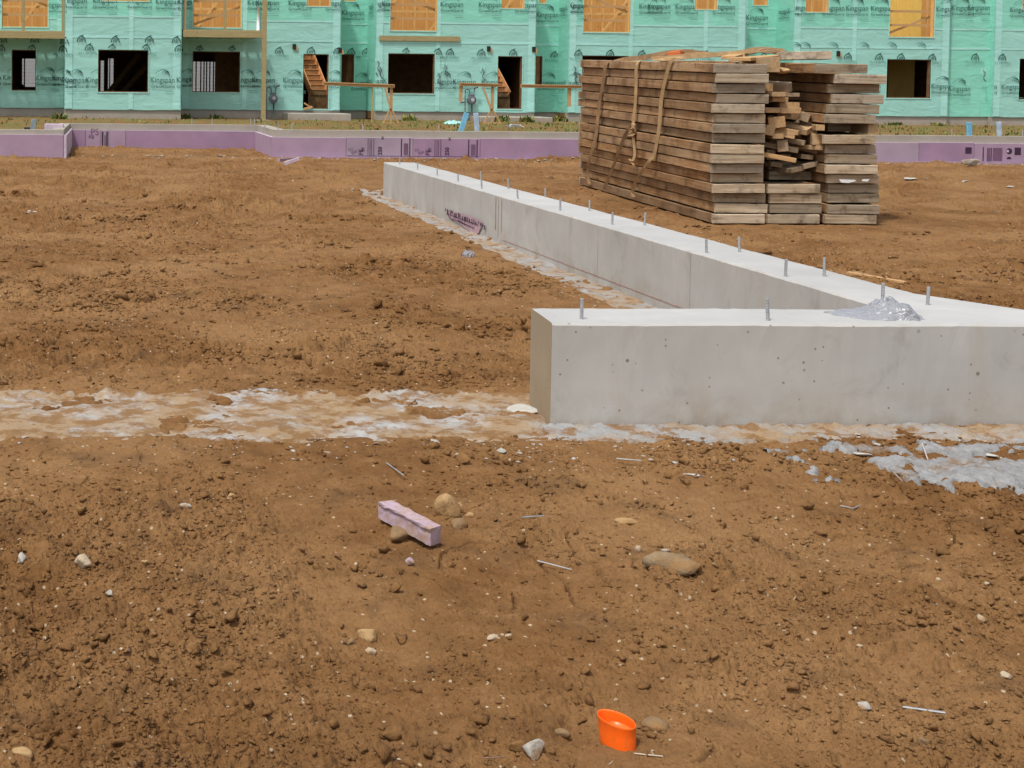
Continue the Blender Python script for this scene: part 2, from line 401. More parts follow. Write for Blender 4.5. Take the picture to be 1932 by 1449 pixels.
SIDING = make_plain('white_siding', (.30, .31, .325), .6, .3, .06)
WIRE = make_plain('steel_wire', (.36, .34, .33), .5, .5, .2, 30, 0, .5)
DARKIN = make_plain('shade_dark_wood', (.19, .105, .05), .9, .1, .3, 4)  # house wood with the shade of the rooms put into its colour

def make_stone(name, a, b_):
    m, n, l, b = nt(name, .9, .2); c = objco(n)
    oi = N(n, 'ObjectInfo')
    col = ramp(n, l, noise(n, l, c, 40, 6, .7), [(.3, a), (.7, b_)])
    col = mix(n, l, ramp(n, l, noise(n, l, c, 18, 5, .7), [(.44, 0), (.60, .8)]), col, (.23, .122, .045))
    l.new(col, b.inputs['Base Color']); bump(n, l, b, noise(n, l, c, 120, 6), .6, .006); return m
ST_TAN = make_stone('tan_stone', (.28, .17, .075), (.48, .33, .17))
ST_PALE = make_stone('pale_stone', (.33, .26, .17), (.50, .42, .31))
ST_GREY = make_stone('grey_stone', (.27, .25, .21), (.50, .48, .44))
ST_MUD = make_stone('mud_stone', (.17, .105, .052), (.26, .175, .095))

# ------------------------------------------------------------------ ground
def build_ground():
    rr = [0.0, .3, .6, .9, 1.2, 1.5, 1.75]
    r = 1.95
    while r < 4.6: rr.append(r); r *= 1.0011
    while r < 7: rr.append(r); r *= 1.0016
    while r < 19: rr.append(r); r *= 1.0024
    while r < 30: rr.append(r); r *= 1.0035
    while r < 62: rr.append(r); r *= 1.008
    while r < 900: rr.append(r); r *= 1.08
    rr = np.array(rr)
    aa = [-math.pi]
    a = -math.pi
    while a < math.pi - 1e-3:
        st = .0010 if -.14 < a < .62 else (.003 if -.4 < a < 1.0 else .05)
        a = min(a + st, math.pi); aa.append(a)
    aa = np.array(aa)                               # angle measured from +Y towards +X
    Rg, Ag = np.meshgrid(rr, aa, indexing='ij')
    X = Rg * np.sin(Ag); Y = Rg * np.cos(Ag)
    Z = ground_h(X.ravel(), Y.ravel()).reshape(X.shape)
    nr, na = X.shape
    co_ = np.stack([X, Y, Z], -1).reshape(-1, 3).astype(np.float32)
    i = np.arange(nr - 1)[:, None] * na + np.arange(na - 1)[None, :]
    q = np.stack([i, i + 1, i + na + 1, i + na], -1).reshape(-1, 4)[:, ::-1].astype(np.int32)
    me = bpy.data.meshes.new('ground')
    me.vertices.add(len(co_)); me.vertices.foreach_set('co', co_.ravel())
    me.loops.add(q.size); me.loops.foreach_set('vertex_index', q.ravel())
    me.polygons.add(len(q)); me.polygons.foreach_set('loop_start', np.arange(0, q.size, 4, dtype=np.int32))
    me.update(calc_edges=True); me.materials.append(SOIL)
    me.polygons.foreach_set('use_smooth', np.zeros(len(q), dtype=bool))
    o = bpy.data.objects.new('ground', me); C.objects.link(o); tag(o, kind='structure')
build_ground()

def ico(sub=2):
    bm = bmesh.new(); bmesh.ops.create_icosphere(bm, subdivisions=sub, radius=1)
    v = np.array([q.co[:] for q in bm.verts]); f = np.array([[w.index for w in p.verts] for p in bm.faces]); bm.free(); return v, f
ICO1, ICO2, ICO3 = ico(1), ico(2), ico(3)

def lump(seed, base=ICO2, ang=.35, flat=.7, facets=7):
    r = np.random.RandomState(seed); v = base[0].copy()
    for k in range(3):
        ph = r.rand(3) * 6.28; fr = r.uniform(1.2, 2.6, 3)
        v = v * (1 + .12 * np.sin(v @ r.randn(3) * 2.2 + ph[0]))[:, None]
    for k in range(facets):                                  # planar facets: broken stone
        d = r.randn(3); d /= np.linalg.norm(d); h = 1 - ang * r.uniform(.4, 1.1)
        p = v @ d; cut = p > h; v[cut] -= np.outer((p - h)[cut] * .85, d)
    s = np.array([r.uniform(.75, 1.45), r.uniform(.6, 1.05), flat * r.uniform(.7, 1.15)])
    return v * s

def roughen(v, k):
    n = np.array([float(perlin(np.array(a * 1.7 + k * 3.1), np.array(b * 1.7 + c * 2.3), 97)) for a, b, c in v]); return v * (1 + .75 * n)[:, None]
def scatter(name, pts, sizes, mat, seeds, base=ICO1, ang=.35, flat=.7, sink=.25, facets=6):
    vs, fs, off = [], [], 0
    protos = [roughen(lump(900 + k, base, ang, flat, facets), k) for k in range(24)]
    r = np.random.RandomState(seeds)
    z = ground_h(pts[:, 0], pts[:, 1])
    for k in range(len(pts)):
        p = protos[r.randint(24)]; a = r.rand() * 6.28; ca, sa = math.cos(a), math.sin(a)
        R3 = np.array([[ca, -sa, 0], [sa, ca, 0], [0, 0, 1]])
        q = (p @ R3.T) * sizes[k]; zz = z[k] + sizes[k] * (flat - sink * 2 * flat)
        vs.append(q + [pts[k, 0], pts[k, 1], zz]); fs.append(base[1] + off); off += len(p)
    co_ = np.concatenate(vs).astype(np.float32); q = np.concatenate(fs).astype(np.int32)
    me = bpy.data.meshes.new(name)
    me.vertices.add(len(co_)); me.vertices.foreach_set('co', co_.ravel())
    me.loops.add(q.size); me.loops.foreach_set('vertex_index', q.ravel())
    me.polygons.add(len(q)); me.polygons.foreach_set('loop_start', np.arange(0, q.size, 3, dtype=np.int32))
    me.update(calc_edges=True); me.materials.append(mat)
    o = bpy.data.objects.new(name, me); C.objects.link(o); return o

def clear_of_walls(p):
    spill = (((p[:, 0] - 3.60) / .95) ** 2 + ((p[:, 1] - (4.53 + .05 * (3.0 - p[:, 0]))) / .20) ** 2) < 1.0
    ok = rect_sd(p[:, 0], p[:, 1], WALL_X0 - .02, 12, WALL_Y0 - .01, WALL_Y1 + .02) > 0
    ok &= rect_sd(p[:, 0], p[:, 1], DW_X0 - .01, DW_X1 + .02, WALL_Y0, DW_Y1 + .02) > 0
    ok &= rect_sd(p[:, 0], p[:, 1], 5.8, 7.8, 13.0, 17.4) > 0
    ok &= np.hypot(p[:, 0] - 1.0, p[:, 1] - 2.66) > .06
    return ok & ~spill
def fan_points(n, seed, rmin, rmax, powr=1.0):
    r = np.random.RandomState(seed)
    R_ = rmin * (rmax / rmin) ** (r.rand(n) ** powr); n_in = int(n * .86); A = np.concatenate([r.uniform(-.16, .64, n_in), np.where(r.rand(n - n_in) < .35, r.uniform(-.40, -.16, n - n_in), r.uniform(.64, 1.0, n - n_in))])
    p = np.stack([R_ * np.sin(A), R_ * np.cos(A)], -1)
    return p, r
# crumbled clods of the same earth
p, r = fan_points(48000, 11, 2.2, 22)
dens = sstep(-.15, .35, perlin(p[:, 0] * .9, p[:, 1] * .9, 5) + .6 * perlin(p[:, 0] * 2.6, p[:, 1] * 2.6, 6))
keep = (r.rand(len(p)) < .12 + .88 * dens) & clear_of_walls(p) & ((footing_sd(p[:, 0], p[:, 1]) > .0) | (r.rand(len(p)) < .12))
p = p[keep]; sz = .0026 + .0105 * r.rand(len(p)) ** 3.5 + .009 * (r.rand(len(p)) < .012); sz *= np.clip(np.hypot(p[:, 0], p[:, 1]) / 4, .8, 2.2)
o = scatter('soil_clods', p, sz, SOIL, 5, ICO2, .65, .66, .45, 12); tag(o, 'crumbled brown soil clods strewn over the bare ground', 'soil', kind='stuff')
p, r = fan_points(235000, 12, 2.2, 13, 1.2)
fld = perlin(p[:, 0] * .75, p[:, 1] * .75, 5) + .5 * perlin(p[:, 0] * 2.1, p[:, 1] * 2.1, 6) + .75 * perlin(p[:, 0] * 4, p[:, 1] * 5, 40) + .4 * perlin(p[:, 0] * 11, p[:, 1] * 13, 41)
dens = sstep(-.25, .40, fld)
keep = (r.rand(len(p)) < .035 + .965 * dens) & clear_of_walls(p) & ((footing_sd(p[:, 0], p[:, 1]) > .03) | (r.rand(len(p)) < .06)); p = p[keep]; fld = fld[keep]
sz = (.0016 + .0070 * r.rand(len(p)) ** 4) * np.clip(.75 + .8 * fld, .6, 1.6) * np.clip(np.hypot(p[:, 0], p[:, 1]) / 3.6, .8, 2.2)
o = scatter('soil_crumbs', p, sz, SOIL, 15, ICO1, .65, .62, .40, 7); tag(o, 'fine loose brown soil crumbs covering the bare ground', 'soil', kind='stuff')
rc = np.random.RandomState(19); cc_, _ = fan_points(3000, 13, 2.2, 16, 1.15)
dn = perlin(cc_[:, 0] * .75, cc_[:, 1] * .75, 5) + .5 * perlin(cc_[:, 0] * 2.1, cc_[:, 1] * 2.1, 6)
cc_ = cc_[(rc.rand(len(cc_)) < .18 + .8 * sstep(-.2, .35, dn)) & (footing_sd(cc_[:, 0], cc_[:, 1]) > .10)]
pp, ss = [], []
for q in cc_:
    k = rc.randint(5, 20); sp_ = rc.uniform(.03, .10); big_ = .006 + .026 * rc.rand() ** 2
    pp.append(q + rc.randn(k, 2) * [sp_ * 1.3, sp_]); ss.append(big_ * (.25 + .75 * rc.rand(k) ** 2))
pp = np.concatenate(pp); ss = np.concatenate(ss) * np.clip(np.hypot(pp[:, 0], pp[:, 1]) / 4.5, .8, 1.8); k_ = clear_of_walls(pp); pp, ss = pp[k_], ss[k_]
o = scatter('soil_lumps', pp, ss, SOIL, 16, ICO2, .7, .78, .33, 14); tag(o, 'heaps of larger broken brown clods on the bare ground', 'soil', kind='stuff')
# pebbles
p, r = fan_points(3000, 21, 2.2, 24)
left = np.exp(-(((p[:, 0] - 0.0) / .7) ** 2 + ((p[:, 1] - 3.4) / 1.0) ** 2))
keep = (r.rand(len(p)) < .26 + .60 * left) & clear_of_walls(p); p = p[keep]
sz = (.0020 + .0052 * r.rand(len(p)) ** 3.2) * np.clip(np.hypot(p[:, 0], p[:, 1]) / 4, .8, 2.6)
o = scatter('pebbles', p, sz, ST_PALE, 6, ICO2, .5, .7, .3, 8); tag(o, 'small pale pebbles scattered through the brown soil', 'pebbles', kind='stuff')
# concrete crumbs by the footing and the far wall
r = np.random.RandomState(31)
a = np.stack([r.uniform(-1, 3.6, 260), 4.92 + .10 * r.randn(260)], -1)
b_ = np.stack([2.92 + .07 * r.randn(220), r.uniform(5.9, 17, 220)], -1)
c_ = np.stack([r.uniform(-3, 18, 700), 24.60 - np.abs(.30 * r.randn(700))], -1)
d_ = np.stack([r.uniform(1.4, 2.2, 60), 4.78 + .10 * r.randn(60)], -1)
e_ = np.stack([r.uniform(2.8, 3.7, 160), r.uniform(4.5, 5.15, 160)], -1)
p = np.concatenate([a, b_, c_, d_, e_]); p = p[clear_of_walls(p)]
sz = (.003 + .012 * r.rand(len(p)) ** 3) * np.where(p[:, 1] > 20, 3.1, 1)
o = scatter('concrete_crumbs', p, sz, ST_GREY, 8, ICO2, .6, .42, .25, 10); tag(o, 'grey concrete crumbs spilled along the footings and far wall', 'rubble', kind='stuff')

# ------------------------------------------------------------------ near foundation wall: footing, wall, bolts
def grid_slab(name, x0, x1, y0, y1, ztop, zbot, mat, parent, step=.03, amp=.012, seed=40, edge=.03):
    xs = np.linspace(x0, x1, max(2, int((x1 - x0) / step))); ys = np.linspace(y0, y1, max(2, int((y1 - y0) / step)))
    X, Y = np.meshgrid(xs, ys, indexing='ij')
    sd_ = -rect_sd(X, Y, x0, x1, y0, y1)
    Z = ztop + amp * (perlin(X * 5, Y * 5, seed) + .7 * np.abs(perlin(X * 14, Y * 14, seed + 1)) * (1 + 1.6 * (sd_ < .12)) + .5 * np.abs(perlin(X * 36, Y * 36, seed + 2)) * (1 + 1.5 * (sd_ < .12)))
    Z = np.where(sd_ < 1e-6, zbot, Z)
    v = np.stack([X, Y, Z], -1).reshape(-1, 3); ny = len(ys)
    f = [(i * ny + j, (i + 1) * ny + j, (i + 1) * ny + j + 1, i * ny + j + 1) for i in range(len(xs) - 1) for j in range(ny - 1)]
    return mesh_obj(name, v, f, mat, parent, True)

fw = empty('foundation_wall', (DW_X0, WALL_Y0, 0))
tag(fw, 'new grey concrete foundation wall with steel bolts turning a corner in the soil', 'concrete wall', None, 'thing')
def wpart(o): o.parent = fw; o.matrix_parent_inverse = Matrix.Translation((-DW_X0, -WALL_Y0, 0)); return o
ZT = .395
def wall_strip(name, axis, lo, hi, a0, a1, ztop):
    # poured wall: chamfer-worn arrises, slightly wavy top edge and faces
    n = int((hi - lo) / .04); mb = []
    prof = [(a0, -.14), (a0, ztop - .26), (a0, ztop - .12), (a0, ztop - .007), (a0 + .007, ztop), ((a0 * 2 + a1) / 3, ztop + .001), ((a0 + a1 * 2) / 3, ztop + .001), (a1 - .007, ztop), (a1, ztop - .007), (a1, ztop - .2), (a1, -.14)]
    v = []; f = []; m = len(prof)
    for i in range(n + 1):
        t = lo + (hi - lo) * i / n
        for k, (q, z) in enumerate(prof):
            e = .0035 * perlin(np.array(t * 2.3), np.array(k * 3.7), 51) + (.0022 * perlin(np.array(t * 21.), np.array(k * 2.3), 52))
            z2 = z + (e * (1.0 if z > .3 else 0)); q2 = q + (e if k in (3, 4, 7, 8) else .5 * e)
            v.append((t, q2, z2) if axis == 'X' else (q2, t, z2))
    for i in range(n):
        for k in range(m - 1): f.append((i * m + k, (i + 1) * m + k, (i + 1) * m + k + 1, i * m + k + 1))
    f.append(tuple(range(m))); f.append(tuple(n * m + k for k in reversed(range(m))))
    return v, f
mb = MB()
v, f = wall_strip('w', 'X', WALL_X0, 14.0, WALL_Y0, WALL_Y1, ZT)
# worn end: pull the far corner of the free end in, like the photograph's skewed end
v = [(x + (.032 * (y - WALL_Y0) / .37 if x < WALL_X0 + .02 else 0), y, z) for x, y, z in v]
mb.add(v, f)
v, f = wall_strip('w', 'Y', WALL_Y1 - .02, DW_Y1, DW_X0, DW_X1, ZT - .0015)
mb.add(v, f)
# fillet corner on the far side, as cast
mb.add([(DW_X1 - .01, 5.56, -.1), (DW_X1 + .22, 5.56, -.1), (DW_X1 - .01, 6.05, -.1), (DW_X1 - .01, 5.56, ZT - .003), (DW_X1 + .22, 5.56, ZT - .003), (DW_X1 - .01, 6.05, ZT - .003)],
       [(0, 2, 1), (3, 4, 5), (1, 2, 5, 4)])
mb.mi = [1 if min(mb.v[i][2] for i in q) > ZT - .006 else 0 for q in mb.f]
for i_, q in enumerate(mb.f):
    if len(q) > 4 and max(mb.v[i][0] for i in q) < WALL_X0 + .1: mb.mi[i_] = 2
wpart(mb.build('wall', [CONC, CONC_TOP, make_concrete('mud_stained_concrete', (.335, .27, .185), True, .8)], None))
# end cap mud stain lives in the material; chalk line and seams as marks
a, b2 = atX(948, 452, DW_X0), atX(1290, 582, DW_X0)
wpart(MB().bar((DW_X0 - .003, a[1], a[2]), (DW_X0 - .003, b2[1], b2[2] + .0), .0012, .0045).build('chalk_line', make_plain('red_chalk', (.42, .27, .225), .9, .1, .3, 30), None))
RUST = make_plain('rust_stain', (.30, .235, .15), .9, .1, .35, 20); SEAM = make_plain('form_joint', (.37, .36, .335), .9, .1, .25, 20)
for px_, w_ in ((936, .012), (947, .006), (941, .004), (1306, .0025), (838, .004), (1130, .002)):
    mbs = MB(); t = atX(px_, 380, DW_X0); zb = .10 if w_ > .005 else .03
    mbs.add([(DW_X0 - .0025, t[1] - w_, zb), (DW_X0 - .0025, t[1] + w_, zb), (DW_X0 - .0025, t[1] + w_ * .7, ZT - .02), (DW_X0 - .0025, t[1] - w_ * .6, ZT - .02)], [(0, 1, 2, 3)])
    wpart(mbs.build('form_seam', RUST if 930 < px_ < 950 else SEAM, None))
# remnant of printed foam stuck to the face
fr = MB(); rr_ = random.Random(4)
P = lambda x, y, d=.010: (DW_X0 - d, *atX(x, y, DW_X0)[1:])
fr.add([P(842, 396), P(870, 402), P(900, 412), P(914, 420), P(905, 440), P(893, 441), P(872, 424), P(850, 410)], [tuple(range(8))], 0)
for k in range(20):
    x = 843 + 72 * k / 19 + rr_.uniform(-1, 1); y = 394 + (x - 843) * .40 + rr_.uniform(-2, 2)
    h_ = rr_.uniform(5, 11); w_ = rr_.uniform(1.0, 2.4)
    fr.add([P(x, y, .014), P(x + w_, y + .4, .014), P(x + w_ + .6, y + h_, .014), P(x + .5, y + h_ - 1, .014)], [(0, 1, 2, 3)], 1)
for (x0, y0, x1, y1) in ((850, 404, 905, 424), (856, 412, 898, 430), (866, 414, 884, 424), (846, 402, 858, 418)):
    fr.add([P(x0, y0, .015), P(x1, y1, .015), P(x1, y1 + 1.6, .015), P(x0, y0 + 1.6, .015)], [(0, 1, 2, 3)], 1)
tag(wpart(fr.build('foam_remnant', [make_plain('pink_foam_remnant', (.40, .27, .30), .9, .1, .25, 20), FOAM_INK], None)), 'torn pinkish remnant of printed foam stuck low on the wall face')
# bolts
def bolt_mesh():
    m = MB(); pts = []; rr2 = []
    for k in range(17):
        z = .086 * k / 16; pts += [(0, 0, z)]; rr2 += [.0074 if k % 2 else .0064]
    m.tube(pts, rr2, 10); return m
BOLT0 = bolt_mesh().build('anchor_bolt', GALV, None)
first = True; bolts = []
for (x, y) in [(754, 310), (788, 320), (825, 331), (864, 342), (909, 356), (977, 375), (1057, 397), (1155, 423), (1333, 477), (1482, 521), (907, 340), (959, 356), (1029, 372), (1112, 398), (1216, 425), (1395, 475), (1555, 521), (1665, 572), (1750, 575), (1097, 602), (1449, 605)]:
    q = atZ(x, y, ZT); b = BOLT0 if first else BOLT0.copy()
    if not first: C.objects.link(b)
    first = False
    b.location = (q[0], q[1], ZT - .004); b.rotation_euler = (rnd.uniform(-.05, .05), rnd.uniform(-.06, .06), rnd.uniform(0, 6)); b.scale = (1, 1, rnd.uniform(.88, 1.12))
    wpart(b); bolts.append(b)
for x in (3.1 + 1.6, 5.9, 7.2):
    b = BOLT0.copy(); C.objects.link(b); b.location = (x, 5.38, ZT - .004); wpart(b)
ft = grid_slab('wall_footing', -6, 14, 4.93, 5.80, -.004, -.2, FOOT, None, .016, .016, 40)
wpart(ft); ft.name = 'footing'
ft3 = grid_slab('footing', 1.64, 14, 4.93, 5.196, .004, -.2, FOOT2, None, .012, .013, 48); wpart(ft3)
ft2 = grid_slab('footing', 2.97, 3.9, 5.81, 17.1, -.002, -.2, FOOT2, None, .03, .020, 45); wpart(ft2)

# ------------------------------------------------------------------ far insulated foundation wall
YA, YB, YL = 24.88, 27.75, 24.15
XS = atY(512, 280, YA)[0]; XR0 = atY(125, 280, YL)[0]
iw = empty('insulated_foundation_wall', (XS, YA, 0))
tag(iw, 'long low concrete foundation wall clad in purple foam boards with stepped corners', 'foundation wall', None, 'thing')
def ipart(o): o.parent = iw; o.matrix_parent_inverse = Matrix.Translation((-XS, -YA, 0)); return o
T = .22
mb = MB()
mb.box((XS + .05, YA + .05, -.2), (40, YA + .05 + T, .485)); mb.box((XS + .05, YA + .05 + T + .003, -.2), (XS + .05 + T, YB + .05, .483))
mb.box((XR0 - .27, YB + .055, -.2), (XS + .05 + T - .003, YB + .055 + T, .480)); mb.box((XR0 - .05 - T, YL + .05 + T + .003, -.2), (XR0 - .05, YB + .05, .478))
mb.box((-12, YL + .05, -.2), (XR0 - .05, YL + .05 + T, .470))
ipart(mb.build('wall', CONC_OLD, None))
def zt(px_, py_, Y): return atY(px_, py_, Y)[2]
def foam_board(x0, x1, Y, z1, tone=FOAM, parts=None, zb=-.05):
    m = MB(); m.box((x0 + .004, Y, zb), (x1 - .004, Y + .048, z1 - .006), 0, None, 0)
    m.box((x0 + .004, Y - .001, z1 - .006), (x1 - .004, Y + .048, z1 + .004), 1)
    for q in parts or []: m.add(*q)
    return ipart(m.build('foam_board', [tone, FOAM_EDGE, FOAM_INK, FOAM_INK2], None))
fx = lambda p, Y: atY(p, 280, Y)[0]
# lettering turned into meshes
_txt = {}
def text_mesh(s, bold=0.0):
    if (s, bold) in _txt: return _txt[(s, bold)]
    cu = bpy.data.curves.new('lettering', 'FONT'); cu.body = s; cu.size = 1; cu.offset = bold; cu.resolution_u = 3
    o = bpy.data.objects.new('lettering', cu); C.objects.link(o)
    bpy.context.view_layer.update()
    dg = bpy.context.evaluated_depsgraph_get(); me = o.evaluated_get(dg).to_mesh()
    v = np.array([q.co[:] for q in me.vertices]) if len(me.vertices) else np.zeros((0, 3))
    f = [tuple(p.vertices) for p in me.polygons]
    o.evaluated_get(dg).to_mesh_clear(); bpy.data.objects.remove(o); bpy.data.curves.remove(cu)
    if len(v): v[:, 0] -= (v[:, 0].min() + v[:, 0].max()) / 2
    _txt[(s, bold)] = (v, f); return v, f
def text_at(s, cx, cz, Y, wid, rot=0.0, m=2, bold=0.0, squash=1.0):
    v, f = text_mesh(s, bold); wv = v[:, 0].max() - v[:, 0].min(); k = wid / wv
    x = v[:, 0] * k; z = v[:, 1] * k * squash; ca, sa = math.cos(rot), math.sin(rot)
    return [(cx + a * ca - b * sa, Y, cz + a * sa + b * ca) for a, b in zip(x, z)], f, m
def quad(x0, x1, z0, z1, Y, m=2): return [(x0, Y, z0), (x1, Y, z0), (x1, Y, z1), (x0, Y, z1)], [(0, 1, 2, 3)], m
foam_board(-12, -4.6, YL, zt(50, 254, YL)); foam_board(-4.6, XR0 - .05, YL, zt(50, 254, YL))
# recess boards
zr = zt(300, 246.5, YB)
edges = [122, 161, 190, 205, 237, 482]
for i in range(5):
    x0, x1 = fx(edges[i], YB), fx(edges[i + 1], YB)
    if i == 2:
        pr = [quad(x0 + .02, x0 + .05, .02, zr - .03, YB - .004), quad(x1 - .05, x1 - .02, .02, zr - .03, YB - .004), quad(x0 + .10, x1 - .09, .05, zr - .10, YB - .004, 3)]
    elif i == 1:
        pr = [text_at('PS', x0 + .19, zr - .10, YB - .004, .16, 0, 3), text_at('R8', x0 + .12, zr - .17, YB - .004, .1, 0, 3)]
    else: pr = []
    foam_board(x0, x1, YB, zr, (FOAM_C, FOAM, FOAM_B, FOAM, FOAM_C)[i], pr)
# return board facing left, between the recess and the front run
m = MB(); zr2 = zt(512, 259, YA)
m.box((XS - .004, YA + .055, -.05), (XS + .044, YB - .01, zr2 - .006), 0); m.box((XS - .006, YA + .055, zr2 - .006), (XS + .044, YB - .01, zr2 + .004), 1)
ipart(m.build('foam_board', [FOAM, FOAM_EDGE], None))
m = MB(); m.box((XR0 - .045, YL + .002, -.05), (XR0 + .003, YB - .01, zt(122, 255, YL)), 0); ipart(m.build('foam_board', [FOAM_EDGE], None))
# front run: plain, printed, plain ...
ed = [512, 653, 779, 906, 1115, 1330, 1545, 1734, 1838, 2010, 2230, 2450]
for i in range(len(ed) - 1):
    x0, x1 = fx(ed[i], YA), fx(ed[i + 1], YA); z1 = zt(800, 261.0, YA) + (.006 if i % 2 else -.004)
    pr = []; Yp = YA - .004
    if i in (1, 2):
        s = lambda p: x0 + (p - ed[i]) / 127 * (x1 - x0)
        pr += [quad(s(ed[i] + 41), s(ed[i] + 42), .02, z1 - .01, Yp), quad(s(ed[i] + 44.5), s(ed[i] + 46), .03, z1 - .02, Yp, 3), quad(s(ed[i] + 47.5), s(ed[i] + 49), .03, z1 - .02, Yp, 3), quad(s(ed[i] + 52), s(ed[i] + 53), .02, z1 - .01, Yp),
               quad(s(ed[i] + 104), s(ed[i] + 106), .02, z1 - .01, Yp), quad(s(ed[i] + 120), s(ed[i] + 122), .02, z1 - .01, Yp), quad(s(ed[i] + 109.5), s(ed[i] + 118), .05, z1 - .10, Yp, 3),
               text_at('250', s(ed[i] + 68), .12, Yp, .15, math.pi / 2, 2, .02), text_at('FE', s(ed[i] + 32), .10, Yp, .10, math.pi / 2, 2, .01), text_at('ST', s(ed[i] + 35), .15, Yp, .08, math.pi / 2, 2, .01),
               text_at('(c)', s(ed[i] + 8), .12, Yp, .08, 0, 3), text_at('x', s(ed[i] + 69), z1 - .03, Yp, .06, 0, 2), text_at('ESR', s(ed[i] + 17), .07, Yp, .11, .4, 3),
               quad(s(ed[i] + 1), s(ed[i] + 125), .022, .030, Yp)]
    if i == 7:
        x0_, x1_ = x0, x1
        q = lambda p: atY(p, 285, YA)[0]; zz = lambda y: zt(1850, y, YA)
        pr += [quad(q(1821), q(1833), zz(290), zz(278), Yp, 2)]
    if i == 8:
        q = lambda p: atY(p, 285, YA)[0]; zz = lambda y: zt(1880, y, YA)
        pr += [quad(q(1854), q(1856), .02, zz(278), Yp), quad(q(1862), q(1868), .02, zz(279), Yp, 3), quad(q(1869), q(1871), .02, zz(279), Yp, 2), quad(q(1873), q(1891), .03, zz(279), Yp, 3), quad(q(1914), q(1926), zz(292), zz(278), Yp, 2)]
        ring = [(q(1904) + .055 * math.cos(t), Yp, zz(285) + .055 * math.sin(t)) for t in np.linspace(0, 2 * math.pi, 24, endpoint=False)]
        pr.append((ring, [tuple(range(24))], 2)); ring = [(q(1904) + .045 * math.cos(t), Yp, zz(300) + .045 * math.sin(t)) for t in np.linspace(0, math.pi, 14)]
        pr.append((ring, [tuple(range(14))], 2)); pr.append((quad(q(1899), q(1903), zz(287), zz(283), Yp - .002, 1)))
    foam_board(x0, x1, YA, z1, (FOAM, FOAM_C, FOAM_B)[(i * 2 + i // 3) % 3], pr)
# second, lower foam strip peeping out under the boards
m = MB(); m.box((XS - .02, YA - .06, -.05), (22, YA - .008, .012), 0); ipart(m.build('foam_board', [FOAM], None))
b0 = None
for (x, y) in [(473, 236), (500, 238), (525, 243), (551, 248), (684, 250), (828, 251), (1796, 255), (1929, 256), (362, 237), (400, 237), (480, 237)]:
    Yb = YB + .16 if x < 500 else YA + .15
    q = atY(x, y, Yb); b = BOLT0.copy(); C.objects.link(b); b.location = (q[0], Yb, .478); b.scale = (1.3, 1.3, 1.5); b.rotation_euler = (0, 0, 0); ipart(b)

# small things by that wall
def thing_mesh(mb, name, mats, label, cat, group=None, smooth=False, kind=None):
    o = mb.build(name, mats, None, smooth); return tag(o, label, cat, group, kind)
m = MB(); a = atZ(524, 305, .02); b2 = atZ(552, 302, .02)
m.bar((a[0], a[1] - .1, .05), (b2[0], b2[1] - .2, .05), .05, .05); thing_mesh(m, 'foam_offcut', FOAM, 'purple foam strip lying flat at the foot of the far stepped foundation corner', 'foam scrap')
m = MB(); a = atZ(536, 310, .02); b2 = atZ(560, 299, .1)
m.bar((a[0], a[1], .03), (b2[0], b2[1] - .25, .11), .05, .05); thing_mesh(m, 'foam_offcut', FOAM_EDGE, 'pale foam strip leaning up at the far stepped foundation corner', 'foam scrap')

# ------------------------------------------------------------------ wrapped townhouse row
YM, YBAY = 51.8, 49.75
hz = lambda px_, py_, Y=YM: float(atY(px_, py_, Y)[2])
hx = lambda px_, Y=YM, py_=130: float(atY(px_, py_, Y)[0])
ZB, ZTOP = .345, 5.75
house = empty('townhouse_row', (hx(500), YM, 0))
tag(house, 'unfinished two storey townhouse row wrapped in printed teal sheeting, windows still open', 'townhouse')
HLOC = Matrix.Translation((-house.location.x, -YM, 0))
def hpart(o, parent=None):
    o.parent = parent or house
    if parent is None: o.matrix_parent_inverse = HLOC
    return o
def wrap_panel(x0, x1, z0, z1, Y, ops, axis='X', step=.13, flip=False):
    """sheet in x-z at depth Y with rectangular openings; returns v, f"""
    xs = set(np.linspace(x0, x1, max(2, int(abs(x1 - x0) / step))).tolist()); zs = set(np.linspace(z0, z1, max(2, int((z1 - z0) / step))).tolist())
    for a, b, c, d in ops:
        for q in (a, b):
            if min(x0, x1) < q < max(x0, x1): xs.add(q)
        for q in (c, d):
            if z0 < q < z1: zs.add(q)
    xs = np.array(sorted(xs)); zs = np.array(sorted(zs)); X, Z = np.meshgrid(xs, zs, indexing='ij')
    n = .007 * perlin(X * 1.1 + Y, Z * 2.2, 60) + .006 * np.abs(perlin(X * 2.6 + .9 * Z, Z * 2.4 - X * .7, 61)) + .004 * perlin(X * 5, Z * 5, 62)
    hem = np.where(Z <= z0 + 1e-4, .018 * perlin(X * 1.5, X * 0 + Y, 63), 0)
    v = np.stack([X, Y - n, Z + hem], -1) if axis == 'X' else np.stack([Y - n, X, Z + hem], -1)
    nz = len(zs); f = []
    for i in range(len(xs) - 1):
        for j in range(nz - 1):
            cx, cz = (xs[i] + xs[i + 1]) / 2, (zs[j] + zs[j + 1]) / 2
            if any(a < cx < b and c < cz < d for a, b, c, d in ops): continue
            q = (i * nz + j, (i + 1) * nz + j, (i + 1) * nz + j + 1, i * nz + j + 1); f.append(q if axis == 'X' else q[::-1])
    return v.reshape(-1, 3), f

